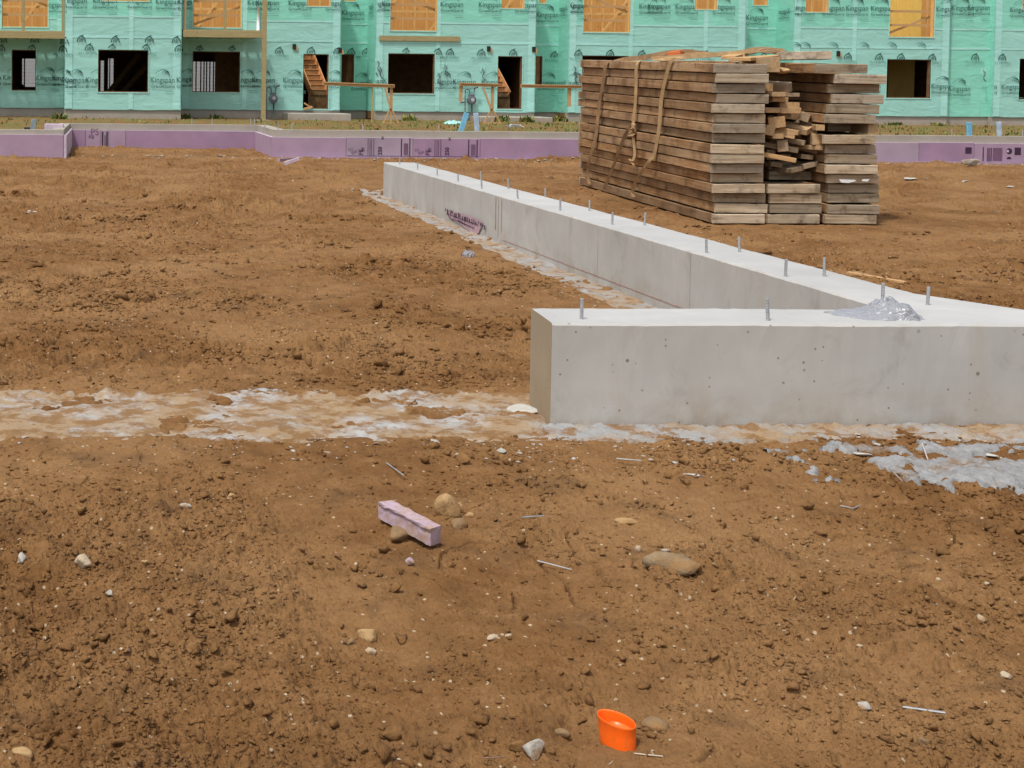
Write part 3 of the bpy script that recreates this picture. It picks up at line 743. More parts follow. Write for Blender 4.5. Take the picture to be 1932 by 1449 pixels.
def clipped(v, f, ops, x0, x1, z0, z1, ax=0):
    out = []
    for q in f:
        cx = sum(v[i][ax] for i in q) / len(q); cz = sum(v[i][2] for i in q) / len(q)
        if cx < x0 or cx > x1 or cz < z0 or cz > z1: continue
        if any(a - .02 < cx < b + .02 and c - .02 < cz < d + .02 for a, b, c, d in ops): continue
        out.append(q)
    return out
def arc(cx, cz, r, a0, a1, w, n=10, Y=0):
    v = []; f = []
    for i in range(n + 1):
        t = a0 + (a1 - a0) * i / n; ww = w * (.35 + .65 * math.sin(math.pi * i / n))
        v += [(cx + (r - ww / 2) * math.cos(t), Y, cz + (r - ww / 2) * math.sin(t)), (cx + (r + ww / 2) * math.cos(t), Y, cz + (r + ww / 2) * math.sin(t))]
    for i in range(n): f.append((2 * i, 2 * i + 1, 2 * i + 3, 2 * i + 2))
    return v, f
def stroke(x0, z0, x1, z1, w, Y):
    d = Vector((x1 - x0, z1 - z0)); L = d.length; nx, nz_ = -d.y / L * w / 2, d.x / L * w / 2
    return [(x0 + nx, Y, z0 + nz_), (x1 + nx, Y, z1 + nz_), (x1 - nx, Y, z1 - nz_), (x0 - nx, Y, z0 - nz_)], [(0, 1, 2, 3)]
def logo_sheet(cx, cz, Y):                   # big sheet print: emblem, two words, two small lines; cz = centre of the first word
    out = []
    s = .86
    for (r, a0, a1, ox, oz, w) in ((.22, .5, 2.4, -.02, .12, .035), (.15, .2, 2.7, .05, .14, .035), (.09, -.4, 2.9, .10, .16, .03), (.26, .3, 1.3, -.06, .05, .025), (.16, 1.6, 2.9, -.16, .12, .025)):
        v, f = arc(cx + .05 + ox, cz + .06 + oz, r, a0, a1, w, 10, Y); out.append((v, f, 3))
    v, f, m = text_at('Kingspan', cx, cz - .07, Y, s, 0, 2, .003, 1.12); out.append((v, f, 2))
    v, f, m = text_at('GreenGuard', cx, cz - .26, Y, s, 0, 2, .010, .82); out.append((v, f, 2))
    for dz, w in ((-.40, .36), (-.47, .30)):
        v, f, m = quad(cx + .43 - w, cx + .43, cz + dz, cz + dz + .014, Y, 3); out.append((v, f, 3))
    return out
def logo_home(cx, cz, Y, words=True):        # small builder's mark: arched gable over upright strokes
    out = []
    for a in ((-.145, -.115, -.13, -.02), (-.13, -.02, -.085, .05), (-.085, .05, .012, .105), (-.012, .105, .085, .05), (.085, .05, .13, -.02), (.13, -.02, .145, -.115), (.02, .10, .07, .14)):
        v, f = stroke(cx + a[0], cz + a[1], cx + a[2], cz + a[3], .042, Y); out.append((v, f, 2))
    for x, h_ in ((-.05, .05), (0, .085), (.05, .05)):
        v, f = stroke(cx + x, cz - .115, cx + x, cz + h_ - .055, .026, Y); out.append((v, f, 2))
    if words:
        v, f, m = text_at('M·I HOMES', cx, cz - .27, Y, .72, 0, 3, 0, .95); out.append((v, f, 3))
    return out

R1 = {'low': [(22, 68, 94, 171), (185, 280, 94, 174), (363, 453, 97, 174), (572, 620, 102, 205.5), (732, 820, 101, 176.5), (939, 985, 106, 205.5), (1098, 1186, 105, 182), (1673, 1756, 112, 185), (1923, 2010, 111, 188), (2150, 2235, 113, 190), (-130, -50, 92, 170)],
      'up': [(3, 90, -70, 51), (190, 280, -70, 2), (363, 454, -70, 52), (577, 622, -70, 12), (735, 823, -70, 58), (944, 987, -70, 16), (1099, 1187, -70, 61), (1308, 1350, -70, 18), (1517, 1560, -70, 23), (1676, 1760, -70, 70), (1925, 2010, -70, 18), (2150, 2240, -70, 68), (-130, -50, -70, 50)]}
REC = [(644, 668, 102, 160), (1010, 1023, 106, 161), (645, 670, -70, 2), (1015, 1028, -70, 6), (1418, 1445, -70, 10), (1792, 1800, -70, -60)]
SECT = [(-420, 122, YM), (122, 342, YBAY), (342, 642, YM), (708, 1010, YM), (1072, 1405, YM), (1495, 1790, YM), (1874, 2500, YM)]
RECS = [(630, 708, YM + 1.75), (1000, 1073, YM + 1.25), (1395, 1496, YM + 1.40), (1785, 1875, YM + .22)]
rowK = {'low': [28, 90, 121, 143, 185, 307, 356, 381, 466, 497, 556, 632, 700, 745, 838, 876, 930, 962, 1050, 1086, 1210, 1290, 1600, 1640, 1778, 1860, 1910, 1960, 2060, 2110, 2280, -20, -90, -160],
        'up': [102, 140, 197, 262, 315, 357, 487, 503, 564, 634, 718, 740, 850, 922, 990, 1082, 1092, 1224, 1240, 1292, 1362, 1482, 1512, 1568, 1613, 1660, 1783, 1842, 1922, 2040, 2100, -10, -80]}
recK = [(664, 25, 0), (683, 157, 0), (1030, 29, 1), (1035, 157, 1), (1425, 34, 2), (1440, 160, 2), (1842, 15, 3), (1810, 168, 3), (1812, 16, 3)]
rowM = [(5, 75, 0), (65, 75, 0), (121, 77, 0), (2, 91, 1), (60, 91, 1), (118, 92, 1), (153, 73, 0), (217, 74, 0), (281, 74, 0), (332, 75, 0), (168, 89, 1), (211, 90, 1), (275, 90, 1), (337, 91, 1),
        (376, 92.5, 1), (437, 93, 1), (526, 95, 1), (586, 95, 1), (636, 96, 1), (765, 97, 1), (825, 97.5, 1), (848, 98, 1), (907, 99, 1), (967, 99, 1), (1090, 100, 1), (1150, 100, 1), (1210, 101, 1), (1270, 101, 1), (1330, 102, 1),
        (1598, 106, 1), (1657, 107, 1), (1698, 107, 1), (1757, 108, 1), (1889, 108, 1), (1950, 109, 1), (2040, 110, 1), (2110, 110, 1)]
recM = [(662, 97, 0), (690, 97, 0), (1045, 103, 1), (1838, 107, 3), (1440, 105, 2)]
rowE = [1500, 1518, 1570, 1628, 1680, 1735, 1792, 1850]       # loose emblems printed along the middle seam

openings = []
def ops_for(x0, x1, Y, lists):
    out = []
    for (a, b, t, bo) in lists:
        if (a + b) / 2 < x0 or (a + b) / 2 > x1: continue
        m_ = (a + b) / 2
        out.append((hx(a, Y), hx(b, Y), hz(m_, bo, Y), min(hz(m_, t, Y), 5.5)))
    return out
def wall_section(x0p, x1p, Y, rec=None, mats=None):
    x0, x1 = hx(x0p, Y), hx(x1p, Y)
    lists = REC if rec is not None else R1['low'] + R1['up']
    ops = ops_for(x0p, x1p, Y, lists)
    mb = MB(); v, f = wrap_panel(x0, x1, ZB, ZTOP, Y, ops); mb.add(v, f, 0)
    # overlapping lap strips and seam folds
    for zc, hgt, mi in ((hz(900, 83), .09, 1), (hz(900, 46), .07, 1)):
        v, f = wrap_panel(x0 + .01, x1 - .01, zc, zc + hgt, Y - .012, ops, step=.2); mb.add(v, f, mi)
    # greener upper sheet
    v, f = wrap_panel(x0 + .012, x1 - .012, hz(900, 45), ZTOP - .02, Y - .009, ops, step=.2); mb.add(v, f, 4)
    for xx in ((x0 + .03, x0 + .28), (x1 - .30, x1 - .03)) if x1 - x0 > 2 else ():
        v, f = wrap_panel(xx[0], xx[1], ZB + .03, ZTOP - .03, Y - .016, ops, step=.2); mb.add(v, f, 1)
    for xx in np.arange(x0 + 2.3, x1 - 1.2, 2.9):
        v, f = wrap_panel(xx, xx + .17, ZB + .03, ZTOP - .03, Y - .015, ops, step=.2); mb.add(v, f, 1)
    Yp = Y - .045
    pr = []
    if rec is None:
        for p in rowK['low']:
            if x0p - 30 < p < x1p + 30: pr += logo_sheet(hx(p, Y), hz(p, 149 + .0103 * (p - 210) * .9, Y) if Y == YM else hz(p, 152, Y), Yp)
        for p in rowK['up']:
            if x0p - 30 < p < x1p + 30: pr += logo_sheet(hx(p, Y), hz(p, 1 + .0095 * p if p > 300 else (2 if p > 122 else 10), Y), Yp)
        for p, y, w_ in rowM:
            if x0p - 10 < p < x1p + 10: pr += logo_home(hx(p, Y), hz(p, y, Y), Yp, bool(w_))
        for p in rowE:
            if x0p < p < x1p:
                cx, cz = hx(p, Y), hz(p, 92, Y)
                for (r_, a0, a1, ox, oz, w_) in ((.22, .5, 2.4, -.02, .02, .03), (.15, .2, 2.7, .05, .04, .03), (.09, -.4, 2.9, .10, .06, .03)):
                    v, f = arc(cx + ox, cz + oz, r_, a0, a1, w_, 10, Yp); pr.append((v, f, 3))
    else:
        for p, y, k in recK:
            if k == rec: pr += logo_sheet(hx(p, Y), hz(p, y, Y), Yp)
        for p, y, k in recM:
            if k == rec: pr += logo_home(hx(p, Y), hz(p, y, Y), Yp, True)
    for v, f, m in pr:
        f2 = clipped(v, f, ops, x0 + .02, x1 - .02, ZB, ZTOP - .02)
        if f2: mb.add(v, f2, m)
    o = hpart(mb.build('wrapped_wall', [WRAP if rec is None else WRAP_HI, WRAP_LT, INK, INK2, WRAP_HI], None, True))
    # concrete plinth under it
    # timber lined openings
    for (a, b, c, d) in ops:
        m = MB(); t = .03; dp = .16
        Y0 = Y + .03
        m.box((a, Y0, c), (a + t, Y0 + dp, d)); m.box((b - t, Y0, c), (b, Y0 + dp, d)); m.box((a + t, Y0 + .002, d - t), (b - t, Y0 + dp, d)); m.box((a + t, Y0 + .002, c), (b - t, Y0 + dp, c + t))
        # folded edge of the sheet round the opening
        e = .035
        for q in (((a - e, Y - .022, c - e), (a - .003, Y - .004, d + e)), ((b + .003, Y - .022, c - e), (b + e, Y - .004, d + e)), ((a - .003, Y - .023, c - e), (b + .003, Y - .004, c - .003))):
            m.box(q[0], q[1], 1)
        isdoor = c < .6
        hpart(m.build('door_opening' if isdoor else 'window_opening', [FRAMEW if c > 3 else DARKIN, WRAP_LT], None))  # ground floor linings coloured dark, as if in the shade of the opening
        openings.append((a, b, c, d, Y))
    return ops
for x0p, x1p, Y in SECT: wall_section(x0p, x1p, Y)
for k, (x0p, x1p, Y) in enumerate(RECS): wall_section(x0p, x1p, Y, rec=k)
# return walls (side faces of bays and recesses)
def return_wall(X, Y0, Y1, facing):
    v, f = wrap_panel(Y0, Y1, ZB, ZTOP, X, [], axis='Y'); mb = MB()
    if facing > 0: v = np.stack([2 * X - v[:, 0], v[:, 1], v[:, 2]], -1)
    mb.add(v, f, 0)
    if facing < 0 and Y1 - Y0 > 1:
        for (zc, t) in ((hz(700, 157), 'Kingspan'), (hz(700, 14), 'Kingspan')):
            vv, ff, _ = text_at(t, (Y0 + Y1) / 2, zc, 0, .86, 0, 1, .012, 1.1); mb.add([(X - .04, a, c) for a, _, c in vv], ff, 1)
            vv, ff, _ = text_at('GreenGuard', (Y0 + Y1) / 2, zc - .2, 0, .86, 0, 1, .012, .85); mb.add([(X - .04, a, c) for a, _, c in vv], ff, 1)
    hpart(mb.build('wrapped_wall', [WRAP_HI, INK], None, True))
for a, (b, c, Yr) in zip((642, 1010, 1405, 1790), RECS): return_wall(hx(a), YM, Yr, 1)
for a, (b, c, Yr) in zip((708, 1072, 1495, 1874), RECS): return_wall(hx(a), YM, Yr, -1)
return_wall(hx(122, YBAY), YBAY, YM, -1); return_wall(hx(342, YBAY), YBAY, YM, 1)
# plinth
mb = MB()
for x0p, x1p, Y in SECT + [(a, b, c) for a, b, c in RECS]:
    mb.box((hx(x0p, Y) - .003, Y + .05, -.3), (hx(x1p, Y) + .003, Y + .30, ZB + .03))
hpart(mb.build('concrete_plinth', CONC_OLD, None))
# body behind: floors, party walls, rear wall with openings
XA, XB, YR = -13.0, 49.0, 61.5
st_x = [(hx(566), hx(640)), (hx(925), hx(1000))]
m = MB(); m.box((XA, YM + 2.1, .05), (XB, YR, .33)); [m.box((hx(a), YM + .32, .051), (hx(b), YM + 2.1, .329)) for a, b, _ in SECT]; hpart(m.build('ground_floor', DARKIN, None))
cuts = sorted(st_x); xs = [XA] + [q for c in cuts for q in c] + [XB]; m = MB()
for i in range(0, len(xs), 2): m.box((xs[i], YM + 2.1, 2.86), (xs[i + 1], YR, 3.10))
for a, b in cuts: m.box((a, YM + 4.2, 2.861), (b, YR, 3.099))
for a, b, _ in SECT:
    c0, c1 = hx(a) + .02, hx(b) - .02; seg = [(c0, c1)]
    for q0, q1 in cuts:
        seg = [t for u, v_ in seg for t in ([(u, min(v_, q0)), (max(u, q1), v_)] if q0 < v_ and q1 > u else [(u, v_)]) if t[1] - t[0] > .05]
    for u, v_ in seg: m.box((u, YM + .2, 2.862), (v_, YM + 2.1, 3.098))
hpart(m.build('upper_floor', DARKIN, None))
m = MB()
holes = [(hx(42, YR), hx(68, YR), 1.1, 2.35), (hx(190, YR), hx(196, YR), .9, 2.3), (hx(204, YR), hx(214, YR), .6, 2.4), (hx(364, YR), hx(417, YR), .4, 2.3)]
v, f = wrap_panel(XA, XB, .0, 3.1, YR, holes, step=.6); m.add(v, f); m.box((XA, YR + .06, 3.1), (XB, YR + .1, 3.12)); hpart(m.build('rear_wall', DARKIN, None))
# dark studs and stair strings seen through the ground floor openings
m = MB()
for p in (45, 196, 206, 217, 369, 378, 384, 389, 395, 402):
    m = MB(); m.box((hx(p, YM + 8), YM + 8, .33), (hx(p, YM + 8) + .05, YM + 8.1, 2.86)); hpart(m.build('wall_stud', DARKIN, None))
for x0p, x1p, z0, z1 in ((20, 70, 1.5, .6), (28, 72, 1.3, .35), (190, 262, .5, 2.5), (362, 400, .75, .35), (205, 275, .3, 2.0)):
    m = MB(); m.bar((hx(x0p, YM + 5), YM + 5, z0), (hx(x1p, YM + 5), YM + 5, z1), .05, .2); hpart(m.build('stair_string', DARKIN, None))
for p in (-60, 100, 470, 680, 1048, 1250, 1450, 1840):
    m = MB(); m.box((hx(p) - .07, YM + 2.15, .33), (hx(p) + .07, YR - .02, 2.86)); hpart(m.build('party_wall', DARKIN, None))
for a, b, d in ((418, 468, 3.2), (700, 1000, 4.4), (1090, 1240, 3.2)):
    m = MB(); m.box((hx(a), YM + d, .33), (hx(b), YM + d + .1, 2.86)); hpart(m.build('inner_wall', DARKIN, None))
m = MB(); m.box((hx(1660), YM + 2.6, .33), (hx(1800), YM + 2.7, 2.86))
for p in (1690, 1708, 1727, 1746): m.box((hx(p), YM + 2.52, .33), (hx(p) + .05, YM + 2.6, 2.86))
hpart(m.build('inner_wall', make_wood('shaded_sheathing', [(.3, (.40, .24, .07)), (.7, (.60, .38, .12))], 'Z', .15), None))
# staircases behind the two doorways
for (xa, xb, first_) in ((574, 622, True), (940, 986, False)):
    m = MB(); xr = hx(xb + (8 if first_ else -2)); n = 10
    for k in range(n):
        z = .95 + .20 * k; y = YM + 1.75 + .20 * k; X1 = xr - .05 * k; X0 = X1 - .62
        m.box((X0, y, z + .165), (X1, y + .25, z + .20)); m.box((X0 + .003, y + .02, z - .03), (X1 - .003, y + .04, z + .165), 1)
    for dx in (-.64, .02):
        m.bar((xr + dx + .02, YM + 1.70, 1.02), (xr + dx - .05 * n, YM + 1.75 + .2 * n, 1.02 + .2 * n), .04, .30)
    for k in range(9): m.box((xr - .70 + .09 * k, YM + 1.80 + .004 * (k % 2), .335), (xr - .615 + .09 * k, YM + 1.84, 1.0), 1)
    STW = bpy.data.materials.get('stair_lumber') or make_wood('stair_lumber', [(.3, (.58, .27, .11)), (.7, (.80, .42, .18))], 'X', .15)
    hpart(m.build('staircase', [STW, WEA], None))
m = MB(); m.bar((hx(574), YM + .05, .40), (hx(590), YM + .05, .48), .3, .08); m.bar((hx(575), YM + .02, .62), (hx(588), YM + .10, .46), .1, .05)
tag(m.build('scrap_board', NEWW), 'pale scrap boards piled on the sill of the left open doorway', 'board')
# upper storey: bright bare framing open to the sky
m = MB(); m.box((XA, YM + 4.0, 3.1), (XB, YM + 4.08, 5.7))
hpart(m.build('inner_wall', SHEATH, None))
m = MB(); m.box((hx(1650), YM + 1.9, 3.16), (hx(1790), YM + 1.96, 5.6)); hpart(m.build('inner_wall', make_wood('yellow_sheathing', [(.3, (.80, .46, .09)), (.7, (.95, .62, .16))], 'Z', .1), None))
m = MB()
for x in np.arange(XA, XB, .47): m.box((x, YM + 2.2, 3.16), (x + .045, YM + 2.29, 5.62))
m.box((XA, YM + 2.2, 3.101), (XB, YM + 2.29, 3.158)); m.box((XA, YM + 2.2, 5.622), (XB, YM + 2.29, 5.68)); m.box((XA, YM + 2.21, 4.2), (XB, YM + 2.28, 4.29))
for x in np.arange(XA, XB, 2.3): m.bar((x, YM + 2.18, 3.2), (x + 1.3, YM + 2.18, 4.9), .03, .09, (0, 0, 1))
hpart(m.build('stud_frame', FRAMEW, None))
for (a, b, c, d, Y) in openings:
    if c > 3.2 and (b - a) > 1.2:
        m = MB()
        for z in (c + .42, c + .95): m.box((a - .05, Y + .19, z), (b + .05, Y + .23, z + .09))
        m.bar((a, Y + .30, c + (1.5 if rnd.random() < .5 else .1)), (b, Y + .30, c + .8), .04, .09)
        hpart(m.build('guard_rail', NEWW, None))
# balconies: beam, posts
def deck(px0, px1, posts, full=None):
    d_ = empty('deck', (hx(px0, YBAY), YBAY, 0)); hpart(d_)
    def dp(o): o.parent = d_; o.matrix_parent_inverse = d_.matrix_basis.inverted(); return o
    x0, x1 = hx(px0, YBAY), hx(px1, YBAY); zt_, zb_ = hz(px0 + 60, 57.5, YBAY), hz(px0 + 60, 70.5, YBAY)
    m = MB(); m.box((x0, YBAY, zb_), (x1, YBAY + .09, zt_), 0, None, .006); dp(m.build('beam', TREAT, None))
    m = MB()
    for x in np.arange(x0 + .2, x1, .41): m.box((x, YBAY + .095, zb_ + .02), (x + .04, YM - .05, zt_ - .02))
    dp(m.build('joists', TREAT, None))
    m = MB()
    for k, y in enumerate(np.arange(YBAY + .1, YM - .1, .28)): m.box((x0, y, zt_), (x1, y + .20, zt_ + .03))
    dp(m.build('deck_boards', TREAT, None))
    for p in posts:
        m = MB(); m.box((hx(p, YBAY) - .05, YBAY + .10, zt_ + .031), (hx(p, YBAY) + .05, YBAY + .20, 5.6)); dp(m.build('post', TREAT, None))
    if full:
        m = MB(); m.box((hx(full, YBAY) - .08, YBAY - .145, -.02), (hx(full, YBAY) + .08, YBAY - .004, 5.6), 0, None, .008); dp(m.build('post', TREAT, None))
        m = MB(); m.box((hx(full, YBAY) - .30, YBAY - .3, -.06), (hx(full, YBAY) + .25, YBAY + .1, .03)); dp(m.build('pier', CONC_OLD, None))
deck(-160, 122, [43, 118, -60]); deck(345, 502, [348, 424], 497.5)
m = MB(); m.box((hx(714), YM - .075, hz(790, 77.5)), (hx(866), YM - .035, hz(790, 68)))
for p in np.linspace(722, 858, 8): m.box((hx(p), YM - .081, hz(790, 77.5) + .02), (hx(p) + .03, YM - .0755, hz(790, 68) - .02))
hpart(m.build('ledger_board', TREAT, None))
m = MB(); m.tube([(hx(485.5), YM - .09, hz(485, 60)), (hx(485.5), YM - .09, hz(485, 12))], .058, 12); hpart(m.build('white_pipe', WHITE, None, True))
for p, y in ((554.5, 88), (641, 95), (921, 92), (1006, 93), (1580, 101)):
    m = MB(); m.box((hx(p) - .07, YM - .06, hz(p, y) - .10), (hx(p) + .07, YM - .024, hz(p, y) + .10), 0, None, .01); m.box((hx(p) + .071, YM - .05, hz(p, y) - .15), (hx(p) + .13, YM - .024, hz(p, y) + .02), 1)
    hpart(m.build('outlet_box', [BLACK, NEWW], None))
for p, y in ((711, 115), (716, 127), (838, 122), (826, 138), (1082, 125), (1083, 135), (909, 130), (1853, 133)):      # taped vents and cable tails
    m = MB(); X, Z = hx(p), hz(p, y)
    for dx in (-.07, .05): m.add(*quad(X + dx, X + dx + .06, Z - .11, Z + .11, YM - .03, 0)[:2], 0)
    m.tube(smooth_pts([(X + .02, YM - .04, Z), (X + .06, YM - .10, Z - .1), (X + .02, YM - .08, Z - .3), (X + .12, YM - .06, Z - .42)], 4), .018, 6, 1)
    hpart(m.build('cable_tail', [WRAP_LT, METER], None))
# entrance steps
for px0, px1, yt, yb, lab in ((545, 664, 213.5, 231, 'grey concrete slab step under the left open doorway of the teal house'), (908, 1045, 220, 236, 'grey concrete slab step under the right open doorway of the teal house')):
    Ys = 50.3; m = MB(); m.box((hx(px0, Ys), Ys, -.2), (hx(px1, Ys), YM + .045, hz(px0 + 60, yt + 1, Ys)), 0, None, .02)
    tag(m.build('entrance_step', CONC_OLD), lab, 'step', 'entrance steps')
# gas meters
def meter(px_, py_, lab):
    X, Z, Y = hx(px_), hz(px_, py_), YM - .20
    e = empty('gas_meter', (X, Y, 0)); tag(e, lab, 'gas meter', 'gas meters on the teal house')
    def mp(o): o.parent = e; o.matrix_parent_inverse = Matrix.Translation((-X, -Y, 0)); return o
    m = MB(); m.tube([(X, Y + .10, Z), (X, Y + .07, Z), (X, Y - .08, Z), (X, Y - .10, Z)], [.10, .17, .17, .12], 18); m.box((X - .11, Y - .085, Z + .08), (X + .11, Y + .085, Z + .24), 0, None, .03); mp(m.build('body', METER, None, False))
    m = MB(); m.tube([(X + .02, Y - .101, Z + .02), (X + .02, Y - .112, Z + .02)], .07, 14); mp(m.build('dial', make_plain('meter_dial', (.42, .42, .44), .4), None))
    m = MB(); m.tube(smooth_pts([(X - .08, Y, Z + .22), (X - .08, Y, Z + .36), (X - .18, Y, Z + .42), (X - .24, Y, Z + .34), (X - .24, Y, Z - .2), (X - .24, Y, -.1)], 5), .022, 8); mp(m.build('pipe', METER, None, True))
    m = MB(); m.tube([(X + .08, Y, Z + .22), (X + .10, Y, Z + .46)], .022, 8); m.tube([(X + .10, Y, Z + .46), (X + .24, Y, Z + .50)], .035, 8); m.tube([(X + .02, Y, Z - .16), (X + .02, Y, -.1)], .03, 8); m.tube([(X - .24, Y, Z - .06), (X - .42, Y, Z - .10)], .03, 8); mp(m.build('regulator', METER, None, True))
meter(515, 186, 'dark grey gas meter on the teal wall left of the left doorway'); meter(888, 189, 'dark grey gas meter on the teal wall near the blue slanted stake')

# a white sided house further back, seen only through the openings
wh = empty('white_house', (2, 70, 0)); tag(wh, 'white lap sided house glimpsed through the open ground floor windows', 'house')
m = MB()
for k in range(36): m.add([(-16, 70 - .006, k * .18), (20, 70 - .006, k * .18), (20, 70, k * .18 + .18), (-16, 70, k * .18 + .18)], [(0, 1, 2, 3)])
m.box((-16, 70.01, -.2), (20, 78, 6.5)); o = m.build('siding', SIDING, wh); o.matrix_parent_inverse = Matrix.Translation((-2, -70, 0))
m = MB(); m.add([(-16.4, 69.6, 6.5), (20.4, 69.6, 6.5), (20.4, 78.4, 6.5), (-16.4, 78.4, 6.5), (-16.4, 74, 8.6), (20.4, 74, 8.6)], [(0, 1, 5, 4), (2, 3, 4, 5), (0, 4, 3), (1, 2, 5), (0, 3, 2, 1)]); o = m.build('roof', METER, wh); o.matrix_parent_inverse = Matrix.Translation((-2, -70, 0))

# ------------------------------------------------------------------ batter boards, stakes, weeds between wall and house
def batter(Y, px0, px1, py0, py1, lab, legs, brace=None, apex=None, foot=None):
    P_ = lambda x, y, d=0: Vector((hx(x, Y + d), Y + d, hz(x, y, Y + d)))
    a = P_(px0, py0); e = empty('batter_board', (a.x, Y, 0)); tag(e, lab, 'batter board')
    inv = Matrix.Translation((-a.x, -Y, 0))
    def bp(o): o.parent = e; o.matrix_parent_inverse = inv; return o
    m = MB(); m.bar(P_(px0, py0), P_(px1, py1), .05, .12); m.bar(P_(px0 + 1, py0 - 2.2), P_(px1 - 1, py1 - 2.2), .14, .03); bp(m.build('cross_board', NEWW, None))
    for x, y0, y1, w_ in legs:
        m = MB(); m.bar(P_(x, y0, .07), P_(x, y1, .07), w_, .05, (0, 1, 0)); bp(m.build('leg', NEWW, None))
    if brace:
        m = MB(); m.bar(P_(*brace[:2], -.06), P_(*brace[2:], -.06), .06, .04, (0, 1, 0)); bp(m.build('brace', NEWW, None))
    if apex:
        m = MB()
        for fx_ in foot: m.bar(P_(*apex, -.02), P_(fx_, 234, -.02), .05, .04, (0, 1, 0))
        m.bar(P_(foot[0], 232.5, -.09), P_(foot[-1], 232.5, -.09), .06, .05, (0, 0, 1)); bp(m.build('foot_frame', NEWW, None))
batter(47.6, 609, 745, 157.5, 162.5, 'pale timber batter board on an A shaped foot, crossing the left doorway', [(703, 163, 233, .035), (739, 163, 206, .10)], (727, 165, 738, 205), (738, 203), (724, 739, 754))
batter(47.4, 867, 942, 159, 161, 'pale timber batter board on an A shaped foot beside the right gas meter', [(870, 160, 192, .12), (930, 162, 206, .10)], (912, 164, 928, 206), (929, 204), (914, 930, 947))
batter(47.2, 983, 1120, 162, 164, 'pale timber batter board running behind the left end of the panel stack', [(1075, 165, 201, .12), (1116, 165, 236, .1)], None)
def stake(name, p0, p1, Y, w_, mat, lab):
    P_ = lambda x, y: Vector((hx(x, Y), Y, hz(x, y, Y)))
    m = MB(); m.bar(P_(*p0), P_(*p1), w_, .05, (0, 1, 0), 0, .006); tag(m.build('survey_stake', mat), lab, 'stake')
stake('s', (869, 256), (882, 213), 30, .11, BLUE, 'blue painted stake leaning right beside the right gas meter')
stake('s', (903, 256), (899, 213), 30, .11, PBLUE, 'pale blue stake standing beside the leaning blue one')
stake('s', (1833, 262), (1831, 231), 30, .11, BLUE, 'bright blue short stake behind the purple wall, under the dark right window')
stake('s', (1890, 262), (1887, 230), 30, .10, PBLUE, 'pale blue narrow stake behind the purple wall at its black printed end')
stake('s', (62, 250), (65, 225), 29, .11, GREYST, 'grey stake leaning slightly behind the purple wall near a black pipe')
m = MB(); a = Vector((hx(52, 29), 29, hz(52, 242, 29))); m.tube([a - Vector((0, 0, .3)), a], .03, 8); m.tube([a - Vector((.06, 0, 0)), a + Vector((.06, 0, 0))], .025, 8); tag(m.build('vent_pipe', BLACK), 'black T shaped pipe end standing behind the purple wall beside the grey stake', 'pipe')
m = MB(); a = Vector((hx(104, 25.5), 25.6, .40)); m.box((a.x - .18, 25.3, .30), (a.x + .16, 25.75, hz(104, 234, 25.5))); tag(m.build('foam_block', FOAM_EDGE), 'pale block sitting on the corner of the purple clad wall', 'block')
# bent reinforcing bar
Yb = 29
pts = [(964, 262), (964, 238), (972, 236), (985, 237)]
m = MB(); m.tube(smooth_pts([(hx(x, Yb), Yb, hz(x, y, Yb)) for x, y in pts], 4), .018, 6); m.tube(smooth_pts([(hx(x, Yb), Yb, hz(x, y, Yb)) for x, y in [(955, 237), (964, 239), (975, 238), (990, 240)]], 4), .016, 6)
tag(m.build('bent_bar', GALV, None, True), 'grey bent steel bar sticking up behind the purple wall left of the stack', 'steel bar')
# loose scrap of sheeting
def crumple(name, cx, cy, z0, lx, ly, hgt, mat, seed, res=40, rot=0.0, closed=True, prof=None):
    u = np.linspace(-1, 1, res); U, V = np.meshgrid(u, u, indexing='ij')
    R_ = np.sqrt(U * U + V * V); edge = 1 - .16 * perlin(U * 2.3, V * 2.3, seed) * 2 - .1 * perlin(U * 6, V * 6, seed + 1)
    body = np.clip(1 - (R_ / edge) ** 2.2, 0, None) ** .45
    fold = np.abs(perlin(U * 1.7 + .3, V * 2.3, seed + 2)) * .9 + .55 * np.abs(perlin(U * 4.4 + V * 1.5, V * 5.5 - U, seed + 3)) + .12 * np.abs(perlin(U * 11, V * 11, seed + 4))
    if prof is not None: body = body * prof(U)
    Z = body * (.55 + .75 * fold) * hgt
    X = U * lx / 2 + .06 * lx * perlin(U * 3, V * 3, seed + 5); Yv = V * ly / 2 + .06 * ly * perlin(U * 3, V * 3, seed + 6)
    c_, s_ = math.cos(rot), math.sin(rot); Xr = cx + X * c_ - Yv * s_; Yr = cy + X * s_ + Yv * c_
    v = np.stack([Xr, Yr, z0 + Z], -1).reshape(-1, 3)
    f = [(i * res + j, (i + 1) * res + j, (i + 1) * res + j + 1, i * res + j + 1) for i in range(res - 1) for j in range(res - 1)
         if body[i:i + 2, j:j + 2].max() > .02]
    return mesh_obj(name, v, f, mat, None, True)
a = (hx(860, 47), 47.0); o = crumple('sheeting_scrap', a[0], a[1], .02, .75, .6, .13, WRAP, 70); tag(o, 'crumpled scrap of teal sheeting lying in the weeds near the blue stakes', 'plastic scrap')
m = MB(); m.box((hx(945, 32), 32, .02), (hx(952, 32), 32.2, .20), 0, None, .03); tag(m.build('marker_flag', make_plain('orange_plastic', (.85, .10, .03), .6)), 'small red orange marker lying in the weeds behind the purple wall', 'marker')
